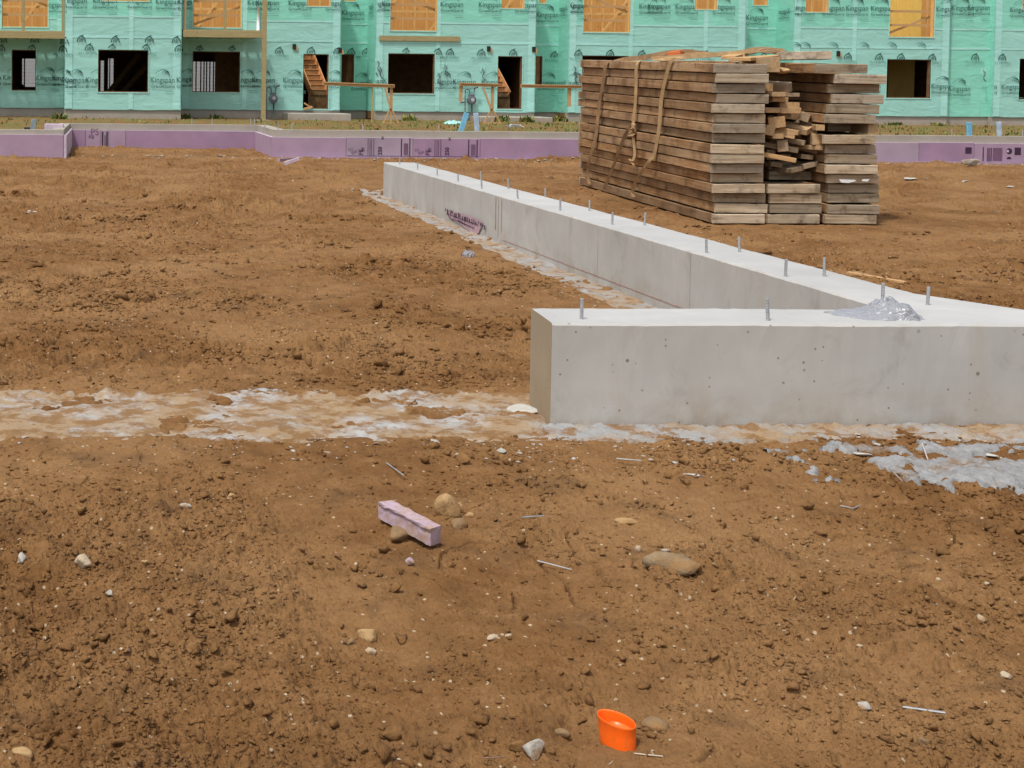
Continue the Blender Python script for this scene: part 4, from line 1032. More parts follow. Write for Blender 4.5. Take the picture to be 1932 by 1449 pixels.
# weeds
GREEN = make_plain('weed_green', (.075, .125, .03), .7, .2, .4, 3)
GREEN2 = make_plain('dry_grass', (.22, .20, .055), .8, .2, .4, 3)
def blades(pts, r, hmin, hmax, w):
    mb = MB()
    zz = ground_h(np.array([p[0] for p in pts]), np.array([p[1] for p in pts]))
    for (x, y), z in zip(pts, zz):
        h_ = r.uniform(hmin, hmax); a = r.rand() * 6.28; ln = r.uniform(.2, .8) * h_; w_ = w * r.uniform(.6, 1.4)
        dx, dy = math.cos(a), math.sin(a); px_, py_ = -dy * w_, dx * w_
        mb.add([(x - px_, y - py_, z - .02), (x + px_, y + py_, z - .02), (x + dx * ln * .4 + px_ * .8, y + dy * ln * .4 + py_ * .8, z + h_ * .6), (x + dx * ln * .4 - px_ * .8, y + dy * ln * .4 - py_ * .8, z + h_ * .6), (x + dx * ln, y + dy * ln, z + h_)],
               [(0, 1, 2, 3), (3, 2, 4)], int(r.rand() < .45))
    return mb
r = np.random.RandomState(77); pts = []
while len(pts) < 3600:
    x, y = r.uniform(-6, 36), r.uniform(28, 50)
    d = perlin(np.array(x * .5), np.array(y * .6), 80) + .5 * perlin(np.array(x * 1.7), np.array(y * 1.7), 81) + (.18 if x > hx(660) * y / YM else -.14)
    if d + .15 * r.rand() > .16: pts.append((x, y))
tag(blades(pts, r, .03, .10, .024).build('grass', [GREEN, GREEN2]), 'thin green and yellow weeds growing on the strip before the house', 'grass', kind='stuff')
for p, Y, n, s, lab in ((113, 48.9, 60, .2, 'green weed clump against the plinth at the left bay corner'), (348, 50.9, 60, .20, 'green weed clump in the inner corner right of the projecting bay'), (410, 51.2, 40, .16, 'low weed clump under the deck window right of the bay'),
                        (948, 50.0, 70, .24, 'leafy weed clump at the left end of the right doorway step'), (996, 49.9, 70, .22, 'leafy weed clump before the right doorway step'), (1060, 51.3, 80, .22, 'leafy weed clump at the plinth just right of the right doorway step'),
                        (1775, 50.5, 60, .13, 'green weed clump at the plinth right of the dark right window'), (1690, 50.8, 50, .11, 'green weed clump at the plinth beside the panel stack'), (775, 50.9, 60, .22, 'green weed clump at the plinth under the wide dark window')):
    X = hx(p, Y); q = [(X + .16 * float(np.clip(r.randn(), -1.6, 1.6)), Y + .08 * float(np.clip(r.randn(), -1.6, 1.6))) for _ in range(n)]
    tag(blades(q, r, s * .4, s * 1.3, .035).build('weed_clump', [GREEN, GREEN2]), lab, 'weed', 'weed clumps along the house plinth')
# dirt banked at the plinth, foam litter etc. is in the ground and crumbs

# ------------------------------------------------------------------ stack of old timber form panels
SLOPE = .026; YF = 13.1; LH = .0972; PW, PL, PH = .510, 3.85, .0880
def rail(L, h, t, seed, axis='Y'):
    """weathered board: slightly wavy, worn arrises; runs 0..L along axis, 0..h up, 0..t across"""
    n = max(4, int(L / .06)); v = []; f = []
    prof = [(0, .004), (0, h - .004), (.004, h), (t - .004, h), (t, h - .004), (t, .004), (t - .004, 0), (.004, 0)]
    m = len(prof)
    for i in range(n + 1):
        s = L * i / n
        for k, (q, z) in enumerate(prof):
            e = .0030 * float(perlin(np.array(s * 3.1 + seed * 5.3), np.array(seed + (z > h / 2) * 3.3), 90)) + .0030 * float(perlin(np.array(s * 19. + seed), np.array(k * 1.7), 91))
            chip = .006 * max(0, float(perlin(np.array(s * 7. + seed * 2.1), np.array(k * .9 + seed), 92)) - .28) * 4
            zz = z + (e if z > h / 2 else -e) - (chip if z > h / 2 else -chip)
            v.append((q + e * .8, s, zz) if axis == 'Y' else (s, q + e * .8, zz))
    for i in range(n):
        for k in range(m):
            q = (i * m + k, (i + 1) * m + k, (i + 1) * m + (k + 1) % m, i * m + (k + 1) % m); f.append(q[::-1] if axis == 'Y' else q)
    a = tuple(range(m)); b = tuple(n * m + k for k in range(m)); f += [a if axis == 'X' else a[::-1], b[::-1] if axis == 'X' else b]
    return v, f
RH = PH
protos = []
def panel_proto(seed):
    e = empty('form_panel')
    for ax, mat, (ox, oy), L, t, nm in (('Y', WEA, (0, .0385), PL - .077, .038, 'side_rail'), ('Y', WEA, (PW - .038, .0385), PL - .077, .038, 'side_rail'),
                                    ('X', WEA_X, (0, 0), PW, .038, 'end_rail'), ('X', WEA_X, (0, PL - .038), PW, .038, 'end_rail')):
        v, f = rail(L, RH, t, seed + ox * 7 + oy, ax)
        o = mesh_obj(nm, [(a + ox, b + oy, c) for a, b, c in v], f, mat, e, False)
    m = MB(); m.box((.0385, .0385, PH - .030), (PW - .0385, PL - .0385, PH - .012), 0); m.build('plywood_face', PLY, e)
    return e
for s in (1, 2, 3): protos.append(panel_proto(s * 3.7))
used = [False] * 3
def place_panel(px_left, level, y0, lab, yaw=0.0, group='stacked timber form panels'):
    k = rnd.randrange(3)
    if not used[k]: p = protos[k]; used[k] = True
    else: p = copy_tree(protos[k])
    z = gh_pad + level * LH
    x = float(atY(px_left, 422 - 19.3 * (level + .5), y0)[0])
    p.location = (x, y0, z + SLOPE * (y0 - YF)); p.rotation_euler = (math.atan(SLOPE), rnd.uniform(-.009, .009), yaw)
    tag(p, lab, 'form panel', group); return p
gh_pad = .004
ordn = ['topmost', 'second', 'third', 'fourth', 'fifth', 'sixth', 'seventh', 'eighth', 'ninth', 'tenth', 'eleventh', 'twelfth', 'thirteenth', 'fourteenth', 'fifteenth', 'lowest']
def lab_of(i, col): return ('%s weathered timber form panel of the %s column' % (ordn[i], col)) if i in (0, 15) else ('%s weathered timber form panel from the top of the %s column' % (ordn[i], col))
Lx = [1347, 1353, 1348, 1355, 1344, 1347, 1347, 1348, 1346, 1343, 1344, 1343, 1348, 1350, 1348, 1344]
for i, x in enumerate(Lx): place_panel(x + rnd.uniform(-3, 3), 15 - i, YF + rnd.uniform(-.05, .07), lab_of(i, 'strapped left'), rnd.uniform(-.006, .006))
Rx = [1540, 1576, 1563, 1571, 1562, 1556, None, 1555, 1557, 1559, 1559, 1561, 1562, 1562, 1563, 1557]
for i, x in enumerate(Rx):
    if x is None:
        place_panel(1562, 9, YF + .42, 'added form panel set back to darken the open slot of the right column'); continue  # added panel, set deep so no daylight shows through the slot
    lv = 15 - i + (.06 if i < 6 else 0)
    place_panel(x, lv, YF + rnd.uniform(-.05, .09) + .05, lab_of(i, 'right').replace('right column', 'right column beside the scrap wood'), rnd.uniform(-.008, .008))
for j, x in enumerate([1450, 1453, 1453, 1449]):
    place_panel(x, 3 - j, YF + rnd.uniform(-.02, .05), ('%s weathered timber form panel of the short middle column' % ['topmost', 'second', 'third', 'lowest'][j]), rnd.uniform(-.005, .005))
for j, y in enumerate([13.48, 13.55]):
    place_panel(1451, 4 + j, y, ['recessed form panel of the middle column under the bright plank', 'recessed form panel of the middle column just below the scrap heap'][j])
XL_, XR_ = atY(1350, 165, YF)[0], atY(1555, 165, YF)[0]
# spacer blocks in the open slot of the right column
for (px_, dx) in ((1652, .07), (1566, .06)):
    X = atY(px_, 236, YF + .1)[0]; m = MB(); z = gh_pad + 9 * LH
    m.box((X - dx, YF + .10 + (px_ < 1600) * .5, z + .004), (X + dx * .2, YF + .45 + (px_ < 1600) * .5, z + LH + .002)); o = m.build('spacer_block', SCRAPW)
    tag(o, 'short timber spacer %s the dark slot of the right column' % ('at the outer end of' if px_ > 1600 else 'deep inside'), 'block')
m = MB(); X0, X1 = atY(1562, 250, YF + .3)[0], atY(1640, 250, YF + .3)[0]
# torn paper on a right hand panel
a = atY(1581, 338, YF + .03); b = atY(1610, 345, YF + .03); m = MB()
m.add([(a[0], YF + .01, a[2]), (b[0], YF + .01, a[2] - .004), (b[0] + .02, YF + .01, b[2] + .02), (b[0] - .06, YF + .01, b[2]), (a[0] + .02, YF + .01, b[2] + .006)], [(4, 3, 2, 1, 0)])
m.add([(b[0] + .08, YF + .01, a[2] + .002), (b[0] + .15, YF + .01, a[2] + .004), (b[0] + .13, YF + .01, a[2] - .02), (b[0] + .07, YF + .01, a[2] - .016)], [(3, 2, 1, 0)])
tag(m.build('torn_label', WHITE), 'torn white paper label stuck to the end of a low right panel', 'paper')
# ---- scrap lumber stuffed in the cavity
scr = [(1454, 165, 13, 13, -25, 0, 0, .6, 0), (1490, 166, 17, 16, -35, 4, -18, .7, 1), (1471, 178, 25, 8, -4, 0, 0, .9, 0), (1473, 187.5, 28, 8, -3, 0, 2, .9, 0), (1497, 179, 21, 6.5, 6, 0, 0, .9, 1), (1490, 198, 34, 9, 4, 0, 0, 1.0, 0), (1459, 208, 28, 9, 0, 0, 0, 1.0, 0), (1493, 208.5, 34, 10, 3, 0, 0, 1.0, 0),
       (1517, 221, 17, 14, 30, 0, 20, .6, 1), (1466, 231, 27, 19, 18, 2, -8, .7, 0), (1453, 246, 15, 17, 6, 0, 8, .8, 0), (1507, 251, 12, 8, -52, -8, 0, .42, 0), (1500, 258, 12, 8, -58, -6, 0, .40, 0), (1528, 247, 25, 10, -40, -6, -14, .5, 0), (1468, 257, 19, 9, 12, 0, 0, .8, 0),
       (1477, 275, 17, 20, 24, 0, -6, .6, 1), (1519, 270, 13, 9, -55, -6, 0, .42, 1), (1545, 286, 18, 12, -48, -10, 20, .5, 1), (1506, 284, 14, 9, -58, -4, 0, .45, 1), (1502, 303, 17, 7.5, -64, -5, 0, .40, 2), (1543, 263, 17, 19, 5, 0, 0, .8, 0), (1548, 241, 14, 10, 0, 0, 0, .8, 0), (1534, 251, 13, 9, 10, 0, 10, .7, 0), (1550, 279, 8, 8, -20, 0, 0, .5, 0),
       (1523, 296, 20, 8, 10, 0, 0, .8, 1), (1460, 268, 12, 8, 4, 0, 0, .8, 1), (1466, 311, 22, 8, 2, 0, 0, .9, 1), (1480, 218, 22, 8, 4, 0, 0, .9, 1), (1524, 233, 20, 9, 8, 0, 12, .9, 1), (1505, 320, 30, 8, 0, 0, 0, .9, 1), (1530, 312, 26, 8, 6, 0, 0, .9, 1), (1455, 292, 14, 18, 0, 0, 0, .9, 1), (1482, 296, 16, 9, 14, 0, 0, .8, 1), (1455, 222, 10, 8, 0, 0, 0, .9, 1)]
BRIGHT = NEWW
scl = {1: 'grey square post end jutting up at the top of the scrap heap', 19: 'bright fresh plank lying lowest and foremost in the scrap heap', 15: 'stout grey brown block end low at the left of the scrap heap', 13: 'broad tan board end slanting in the middle of the scrap heap', 17: 'greyish broken board end at the lower right of the scrap heap', 9: 'thick reddish pair of board ends at the left middle of the scrap heap', 6: 'flat board end resting left under the upper pair in the scrap heap', 7: 'wide tan board end right of the flat one in the scrap heap'}
for i, (x, y, w_, h_, yaw, pit, rol, L, mt) in enumerate(scr):
    Y0 = 13.22 + (.12 if mt == 1 else 0) + (.0 if i != 19 else -.10)
    if yaw < -35 and rol == 0 or i in (13, 17): pit = 10
    p = atY(x, y, Y0); s = F / Y0
    m = MB(); w2, h2 = 1.12 * w_ / s / 2, 1.12 * h_ / s / 2; jr = random.Random(i * 13 + 5)
    if abs(yaw) < 15 and i > 8: yaw += jr.uniform(-16, 16); rol += jr.uniform(-14, 14)
    Y0_ = jr.uniform(-.06, .10); p = atY(x, y, Y0 + Y0_)
    m.box((-w2, 0, -h2), (w2, L, h2), 0, None, .003)
    o = m.build('scrap_board', [SCRAPW, SCRAP_DK, NEWW][mt]); o.location = p
    o.rotation_euler = Euler((math.radians(pit), math.radians(rol), math.radians(-yaw)), 'XYZ')
    tag(o, scl.get(i, 'short sawn board end packed in the scrap heap between the two tall panel columns'), 'board', 'scrap boards packed in the cavity of the stack')
# ---- loose things on top
def top_bar(p0, Y0, p1, Y1, w_, t_, mat, lab, name='loose_board'):
    a, b = Vector(atY(*p0, Y0)), Vector(atY(*p1, Y1)); m = MB(); m.bar(a, b, w_, t_, (0, 0, 1), 0, .004)
    return tag(m.build(name, mat), lab, 'board')
top_bar((1470, 106), 13.9, (1564, 104.5), 13.75, .35, .082, WEA_X, 'thick weathered beam end lying across the top right of the stack')
top_bar((1395, 112), 13.5, (1465, 107), 14.2, .22, .035, NEWW, 'pale board lying across the left column top beside the gap')
top_bar((1374, 109), 13.9, (1420, 96), 15.5, .14, .035, NEWW, 'narrow pale board slanting up on the stack top')
top_bar((1240, 111), 15.6, (1335, 102), 14.6, .16, .035, NEWW, 'pale board under the straps on the stack top')
top_bar((1315, 106), 14.6, (1400, 104), 14.8, .12, .03, SCRAPW, 'brown slat between the straps on the stack top')
top_bar((1250, 104), 15.9, (1300, 97), 15.6, .20, .05, WEA, 'dark short block at the rear of the stack top')
a = atY(1458, 122, 13.26); m = MB(); m.box((a[0] - .045, 13.2, a[2] - .075), (a[0] + .045, 13.9, a[2] + .075), 0, None, .004); tag(m.build('loose_board', SCRAPW), 'board end standing on edge in the gap between the top panels', 'board')
a = atY(1475, 133, 13.3); v = lump(44, ICO3, .3, .8) * .055; o = mesh_obj('wood_chunk', v * [1.2, 1.6, .8], ICO3[1], SCRAPW); o.location = a; tag(o, 'rounded wood chunk wedged in the gap between the top panels', 'wood chunk')
m = MB(); a, b = Vector(atY(1262, 103, 15.3)), Vector(atY(1287, 99, 15.2)); m.bar(a, b, .12, .06, (0, 0, 1), 0, .015); tag(m.build('winch_cover', make_plain('faded_orange', (.45, .13, .05), .8, .2, .2, 12)), 'faded orange scrap tucked under the straps on the stack top', 'scrap')
# ---- straps
FX = XL_ - .035
def strap(face, top, lab, mat, w_=.045):
    pts = [Vector((FX - o_, *atX(x, y, FX)[1:])) for x, y, o_ in face]; n = len(pts)
    tp = [Vector(atY(x, y, Y)) for x, y, Y in top]
    allp = smooth_pts(list(reversed(tp)) + pts, 5); side = []
    for i, p in enumerate(allp):
        t = min(1, max(0, (i - (len(tp) - 1) * 5) / 5 + .5)); side.append((-.30 * t, .92 - .5 * (1 - t), .75 * (1 - t) + .15 * math.sin(i * .5)))
    m = MB(); m.ribbon(allp, side, w_, .004); o = m.build('strap', mat); tag(o, lab, 'strap', 'webbing straps over the panel stack'); return o
strap([(1145, 119, .0), (1141, 150, .012), (1131, 200, .004), (1127, 260, .02), (1117, 300, .03), (1110, 326, .01), (1113, 348, .005)], [(1170, 112.5, 16.0), (1215, 108, 15.7), (1262, 99, 15.4), (1300, 98, 15.2), (1345, 103, 15.0)], 'dark brown strap hanging nearest the far left end of the panel stack', STRAP_DK, .058)
strap([(1204, 117, .0), (1202, 160, .01), (1200, 200, .01), (1197, 232, .015)], [(1240, 113, 14.9), (1290, 108, 14.8), (1335, 104, 14.6), (1372, 101, 14.4), (1405, 104, 14.3)], 'tan strap hanging straight down to the knot on the panel stack', STRAP, .048)
strap([(1267, 114, .0), (1257, 150, .01), (1249, 190, .008), (1246, 240, .012), (1238, 290, .02), (1231, 306, .045), (1210, 338, .05), (1197, 360, .02), (1197, 372, .01)], [(1285, 109, 14.0), (1310, 106, 14.2), (1350, 103, 14.3), (1395, 99, 14.4), (1432, 93, 14.6), (1480, 96, 14.8)], 'tan strap hanging nearest the front corner of the panel stack', STRAP, .055)
strap([(1196, 236, .03), (1190, 247, .04), (1180, 266, .03), (1165, 300, .015), (1150, 335, .01), (1140, 358, .005)], [(1197, 235.5, float(atX(1197, 235.5, FX - .03)[1]))], 'dark loose strap tail running from the knot down to the ground', STRAP_DK, .055)
strap([(1197, 240, .03), (1199, 262, .025), (1201, 290, .02), (1200, 304, .04), (1196, 300, .05), (1201, 312, .03)], [(1196, 236, float(atX(1196, 236, FX - .03)[1]))], 'short strap end with a buckle dangling below the knot', STRAP, .04)
kp = Vector((FX - .03, *atX(1192, 244, FX - .03)[1:])); m = MB()
for k in range(4):
    c_ = [kp + Vector((-.018 * math.sin(3 * t + k), .055 * math.cos(t + k * .7) + .02 * k - .03, .07 * math.sin(t) * (1 - .15 * k) - .02 * k)) for t in np.linspace(0, 2 * math.pi, 14)]
    m.ribbon(c_, [(.6 * math.sin(i), .7, .3) for i in range(14)], .035, .005)
tag(m.build('strap_knot', STRAP), 'knotted bunch of webbing and ratchet on the left face of the panel stack', 'knot')
m = MB()
for k in range(5):
    y0 = 14.3 + .2 * k; a = Vector(atY(1412 + 12 * k, 101 - 2 * math.sin(k), y0))
    m.ribbon(smooth_pts([a, a + Vector((.12, .05, .03 * math.sin(k * 2.) + .02)), a + Vector((.28, .0, .025 * math.cos(k))), a + Vector((.42, .15, -.005))], 5), (0, 1, .3), .04, .004)
tag(m.build('strap_tangle', STRAP_DK), 'tangle of dark strap ends lying on top of the panel stack', 'strap')

# ------------------------------------------------------------------ small things on the ground
def pz(px_, py_): return onground(px_, py_)
def stone(px_, py_, rp, mat, lab, flat=.75, seed=1, group=None, base=ICO3, ang=.38, sx=1.0, yaw=None, sink=.45):
    p = pz(px_, py_ + rp * .45); d = (p - Vector(CAM.tolist())).length; r_ = rp * d / F; p.z = gtop(p.x, p.y, r_ * .7)
    v = lump(seed, base, ang, flat, 9) * [sx, 1, 1]
    n = .10 * np.array([float(perlin(np.array(a * 3 + seed), np.array(b * 3 + c * 2), 95)) for a, b, c in v])
    v = v * (1 + n)[:, None] * r_
    o = mesh_obj('stone', v, base[1], mat, None, True); o.data.polygons.foreach_set('use_smooth', np.ones(len(o.data.polygons), dtype=bool))
    o.location = (p.x, p.y, p.z + r_ * flat * (.62 - sink)); o.rotation_euler = (0, 0, yaw if yaw is not None else rnd.uniform(0, 6.28))
    return tag(o, lab, 'stone', group)
stone(841, 958, 27, ST_TAN, 'large tan upright stone right beside the purple foam offcut', 1.15, 2, None, ICO3, .25, .85, .3, .15)
stone(866, 985, 20, ST_MUD, 'muddy clod clinging to the shaded side of the tan stone', .8, 3, None, ICO3, .3)
stone(886, 969, 12, ST_TAN, 'small tan stone just right of the large upright stone', .6, 4)
stone(757, 1004, 24, ST_MUD, 'soft mud clod pressed against the front of the purple foam offcut', .75, 5, None, ICO3, .2, 1.0, 1.0, .3)
stone(1266, 1060, 34, make_stone('smooth_brown_stone', (.19, .135, .075), (.27, .20, .125)), 'large smooth grey brown stone half sunk in the soil', .62, 6, None, ICO3, .14, 1.2, -.5, .25)
stone(1256, 1044, 9, ST_GREY, 'small grey chip sitting on the large smooth brown stone', .6, 61, None, ICO2, .4, 1, 0, -.9)
stone(1204, 1037, 10, ST_PALE, 'thin pale yellow flake standing left of the smooth brown stone', 1.0, 62, None, ICO2, .4, .5, 1.0, .1)
stone(1007, 1414, 22, ST_GREY, 'angular white grey stone at the bottom edge left of the orange cap', .95, 7, None, ICO3, .55, .8, .4, .25)
stone(160, 1060, 18, ST_PALE, 'angular cream stone among pebbles on the left side of the soil', .9, 8, None, ICO3, .5)
stone(40, 1412, 17, ST_TAN, 'rounded tan stone at the lower left corner of the soil', .8, 9)
stone(437, 935, 12, ST_TAN, 'tan triangular stone upper left of the purple foam offcut', .7, 10, None, ICO3, .5)
stone(350, 951, 8, ST_GREY, 'small grey pebble left of the tan triangular stone', .7, 11)
stone(694, 1196, 16, ST_TAN, 'tan brown stone, upper one of a touching pair below the foam offcut', .8, 12)
stone(698, 1226, 13, ST_PALE, 'pale flat stone, lower one of a touching pair below the foam offcut', .5, 13)
stone(662, 1208, 12, ST_MUD, 'dull brown stone beside the touching pair of stones', .7, 14)
stone(929, 1204, 11, ST_PALE, 'cream oblong stone in the middle of the near soil', .6, 15, None, ICO3, .35, 1.3)
stone(959, 1196, 8, ST_PALE, 'small cream stone just right of the cream oblong stone', .6, 16)
stone(1178, 980, 13, ST_TAN, 'flat tan stone above the large smooth brown stone', .45, 17, None, ICO3, .3, 1.3)
stone(1060, 1378, 11, ST_MUD, 'dull stone left of the orange cap rim', .75, 18)
stone(1236, 1362, 20, ST_MUD, 'long brown stone just right of the orange cap', .6, 19, None, ICO3, .25, 1.4, -.5)
stone(1897, 1272, 11, ST_PALE, 'pale yellow stone at the right edge of the near soil', .8, 20)
stone(1850, 1164, 8, ST_PALE, 'small cream stone at the right, below the leaning wire piece', .8, 21)
stone(1630, 1330, 14, ST_GREY, 'low grey stone in the near right soil above the clods', .5, 22)
stone(1740, 1398, 13, ST_MUD, 'angular dull stone in the lower right corner of the soil', .9, 23)
stone(714, 747, 12, ST_GREY, 'grey concrete lump on the soil just behind the dusty footing', .6, 24, None, ICO3, .5)
stone(880, 738, 7, ST_PALE, 'white pebble behind the dusty footing near the wall end', .7, 25)
stone(944, 849, 11, ST_GREY, 'grey concrete lump in front of the footing, left of the wall end', .6, 26, None, ICO3, .5)
stone(818, 830, 8, ST_GREY, 'small grey shard at the front edge of the dusty footing', .5, 27, None, ICO3, .5, 1.5)
stone(892, 806, 11, ST_TAN, 'tan clod resting on the dusty footing', .6, 28)
stone(1863, 1100, 6, ST_PALE, 'tiny pale pebble at the right of the soil above the cream stone', .7, 29)
stone(205, 1122, 9, ST_GREY, 'round grey pebble below the angular cream stone', .6, 30)
stone(88, 1126, 8, ST_GREY, 'flat grey pebble low left of the angular cream stone', .6, 31)
stone(275, 1058, 8, ST_TAN, 'tan pebble right of the angular cream stone', .7, 32)
stone(42, 1070, 9, ST_GREY, 'bluish grey pebble at the left edge beside the cream stone', .9, 33)
stone(1770, 1096, 6, ST_PALE, 'faint pebble beside the upper end of the leaning wire piece', .6, 34)
stone(1500, 690, 3, ST_PALE, 'pebble', .6, 35) if False else None
# chips of concrete
def chip(px_, py_, wp, hp, mat, lab, flat, seed, yaw, tilt=0.0, name='concrete_chip'):
    p = pz(px_, py_); d = (p - Vector(CAM.tolist())).length; r_ = wp / 2 * d / F; p.z = gtop(p.x, p.y, r_ * .7)
    v = lump(seed, ICO3, .55, flat, 12) * r_; v[:, 1] *= hp
    o = mesh_obj(name, v, ICO3[1], mat); o.location = (p.x, p.y, p.z + r_ * flat * .6 + abs(math.sin(tilt)) * r_ * .5); o.rotation_euler = (tilt, 0, yaw); return tag(o, lab, 'concrete chip')
SLAB = make_plain('pale_concrete_chip', (.40, .385, .35), .9, .2, .15, 30, .3)
chip(978, 777, 48, .75, SLAB, 'large pale slab of broken concrete leaning by the wall end', .22, 41, -.7, .45)
chip(1628, 861, 38, .45, SLAB, 'white grey shard of concrete in the soil below the long wall', .18, 42, -.6, .1)
chip(1311, 897, 30, .35, SLAB, 'thin white concrete flake lying in front of the long wall', .14, 43, -.4)
chip(1860, 868, 44, .4, SLAB, 'flat grey concrete chip at the upper edge of the grey spill', .14, 44, -.5)
chip(1440, 800, 14, .6, SLAB, 'white splash of mortar at the foot of the long wall', .7, 45, .3)
chip(1832, 317, 40, .4, ST_GREY, 'grey concrete lump against the purple wall at the printed end', .5, 46, .2)
for k, (x, y, w_) in enumerate(((1674, 326, 14), (1720, 333, 30), (1745, 338, 16), (1820, 348, 22), (1925, 389, 20), (1880, 400, 12), (1905, 354, 22))):
    chip(x, y, w_, .5, SLAB, ['small white chip by the base of the panel stack', 'flat grey flake right of the panel stack', 'thin grey flake beside the flat one right of the panel stack', 'pale flake with a dark underside in the right distance', 'white flake at the right edge beyond the wall', 'small white flake near the right edge beyond the wall', 'grey flake row end at the right edge below the purple wall'][k], .2, 50 + k, rnd.uniform(-1, 1))
# wires, nails, ties
def wire(p0, p1, lab, r_=.0022, mat=WIRE, name='wire_offcut', lift=.006, bend=None):
    a, b = Vector(atZ(*p0, 0)), Vector(atZ(*p1, 0))
    zl = sorted(gtop(a.x + (b.x - a.x) * t, a.y + (b.y - a.y) * t, .005) for t in np.linspace(0, 1, 9)); zc = zl[6] + .003
    a, b = Vector(atZ(*p0, zc)), Vector(atZ(*p1, zc)); a.z += .25 * lift
    pts = [a]
    if bend: c_ = pz(*bend[:2]); c_.z += lift + bend[2]; pts.append(c_)
    pts.append(b); m = MB(); m.tube(pts, r_ * .78, 6); return tag(m.build(name, mat), lab, 'wire')
wire((985, 977), (1031, 973), 'bright straight wire piece lying right of the large tan stone', .0032, GALV)
wire((1014, 1059), (1079, 1075), 'grey nail lying in the soil left of the smooth brown stone', .0028)
wire((729, 874), (762, 897), 'dull wire piece lying above the purple foam offcut', .003)
wire((1163, 866), (1210, 869), 'grey flat form tie lying in front of the wall end', .0034)
wire((1723, 1104), (1771, 1144), 'straight steel pin leaning down in the right of the soil', .003)
wire((1703, 1335), (1783, 1345), 'bluish steel rod lying in the lower right of the soil', .0034, GALV)
wire((1197, 1423), (1251, 1427), 'pale straw stick at the foot of the orange cap', .0018, make_plain('straw', (.50, .42, .33), .8))
wire((1149, 1444), (1165, 1427), 'short straw stick leaning below the orange cap', .0015, make_plain('straw_dull', (.38, .30, .22), .8))
wire((717, 1423), (773, 1439), 'pale twig at the bottom edge of the soil', .002, make_plain('twig', (.44, .37, .29), .8))
wire((908, 1432), (952, 1428), 'brown twig at the bottom edge left of the white grey stone', .0016, make_plain('twig_brown', (.20, .13, .08), .8))
wire((1380, 1141), (1400, 1152), 'short grey wire piece below the smooth brown stone', .002)
wire((1678, 884), (1702, 907), 'thin dark wire piece left of the grey spill', .003)
wire((1758, 840), (1751, 868), 'bent pale tie sticking up at the edge of the grey spill', .0028, make_plain('pale_tie', (.46, .38, .35), .7), 'wire_offcut', .01, (1739, 848, .02))
wire((1586, 955), (1626, 952), 'bent grey wire piece lying below the concrete shard', .0028, WIRE, 'wire_offcut', .006, (1610, 962, 0))
wire((988, 718), (1012, 702), 'dark twig leaning by the end of the front wall', .004, make_plain('dark_twig', (.10, .07, .045), .9))
wire((770, 766), (785, 754), 'dark splinter lying on the dusty footing', .003, make_plain('dark_splinter', (.13, .09, .06), .9))
# wood slivers beyond the diagonal wall
m = MB(); a, b = Vector(atZ(1600, 514, .045)), Vector(atZ(1708, 533, .02)); m.bar(a, b, .05, .012, (0, 0, 1)); tag(m.build('wood_splinter', NEWW), 'long pale wood splinter lying on the soil behind the wall', 'wood splinter')
m = MB(); a, b = Vector(atZ(1612, 512, .05)), Vector(atZ(1640, 519, .03)); m.bar(a, b, .05, .01, (.2, 0, 1)); tag(m.build('wood_splinter', SCRAPW), 'short brown wood splinter lying on top of the long pale one', 'wood splinter')
# left distance: pale stick of scrap
m = MB(); a, b = Vector(atZ(52, 399, .04)), Vector(atZ(78, 403, .02)); m.bar(a, b, .06, .02, (0, 0, 1)); tag(m.build('scrap_strip', make_plain('grey_strip', (.50, .50, .48), .8)), 'short grey strip lying on the bare soil at far left', 'scrap')
# purple foam offcut
zt0 = gh(*atZ(770, 1000, 0)[:2]); zt1 = max(zt0, .0) + .052
top = [Vector(atZ(x, y, zt1)) for x, y in ((713.3, 946.8), (739.4, 943.2), (831, 991), (812, 998.5))]
bmf = bmesh.new(); nseg = 14; rows = []
for i in range(nseg + 1):
    t = i / nseg; A = top[0].lerp(top[3], t); B = top[1].lerp(top[2], t); rr3 = random.Random(i)
    dn = Vector((0, 0, -.050)); j = lambda s=.0016: Vector((rr3.uniform(-s, s), rr3.uniform(-s, s), rr3.uniform(-s, s)))
    lipA = A + Vector((.004, .006, -.010))
    row = [A + j(), B + j(), B + dn + j(), A + dn + Vector((.002, .003, 0)) + j(), A + dn * .55 + Vector((.003, .004, 0)) + j(.0025), lipA + j(.0022), A + Vector((0, 0, -.006)) + j(.0022)]
    rows.append([bmf.verts.new(q) for q in row])
for i in range(nseg):
    for k in range(7): bmf.faces.new((rows[i][k], rows[i + 1][k], rows[i + 1][(k + 1) % 7], rows[i][(k + 1) % 7]))
bmf.faces.new(rows[0]); bmf.faces.new(list(reversed(rows[-1])))
bmesh.ops.recalc_face_normals(bmf, faces=bmf.faces)
me = bpy.data.meshes.new('foam_offcut'); bmf.to_mesh(me); bmf.free()
FO, n_, l_, b_n = nt('lilac_foam', .85, .15); c_ = objco(n_)
cl = ramp(n_, l_, noise(n_, l_, c_, 45, 5, .65), [(.35, (.33, .24, .28)), (.7, (.45, .35, .41))])
cl = mix(n_, l_, ramp(n_, l_, noise(n_, l_, c_, 28, 6, .7), [(.46, 0), (.60, .75)]), cl, (.34, .225, .14))
l_.new(cl, b_n.inputs['Base Color']); bump(n_, l_, b_n, noise(n_, l_, c_, 220, 5), .4, .003)
me.materials.append(FO)
o = bpy.data.objects.new('foam_offcut', me); C.objects.link(o); tag(o, 'broken bar of dirty lilac foam lying on the near soil beside the tan stone', 'foam scrap')
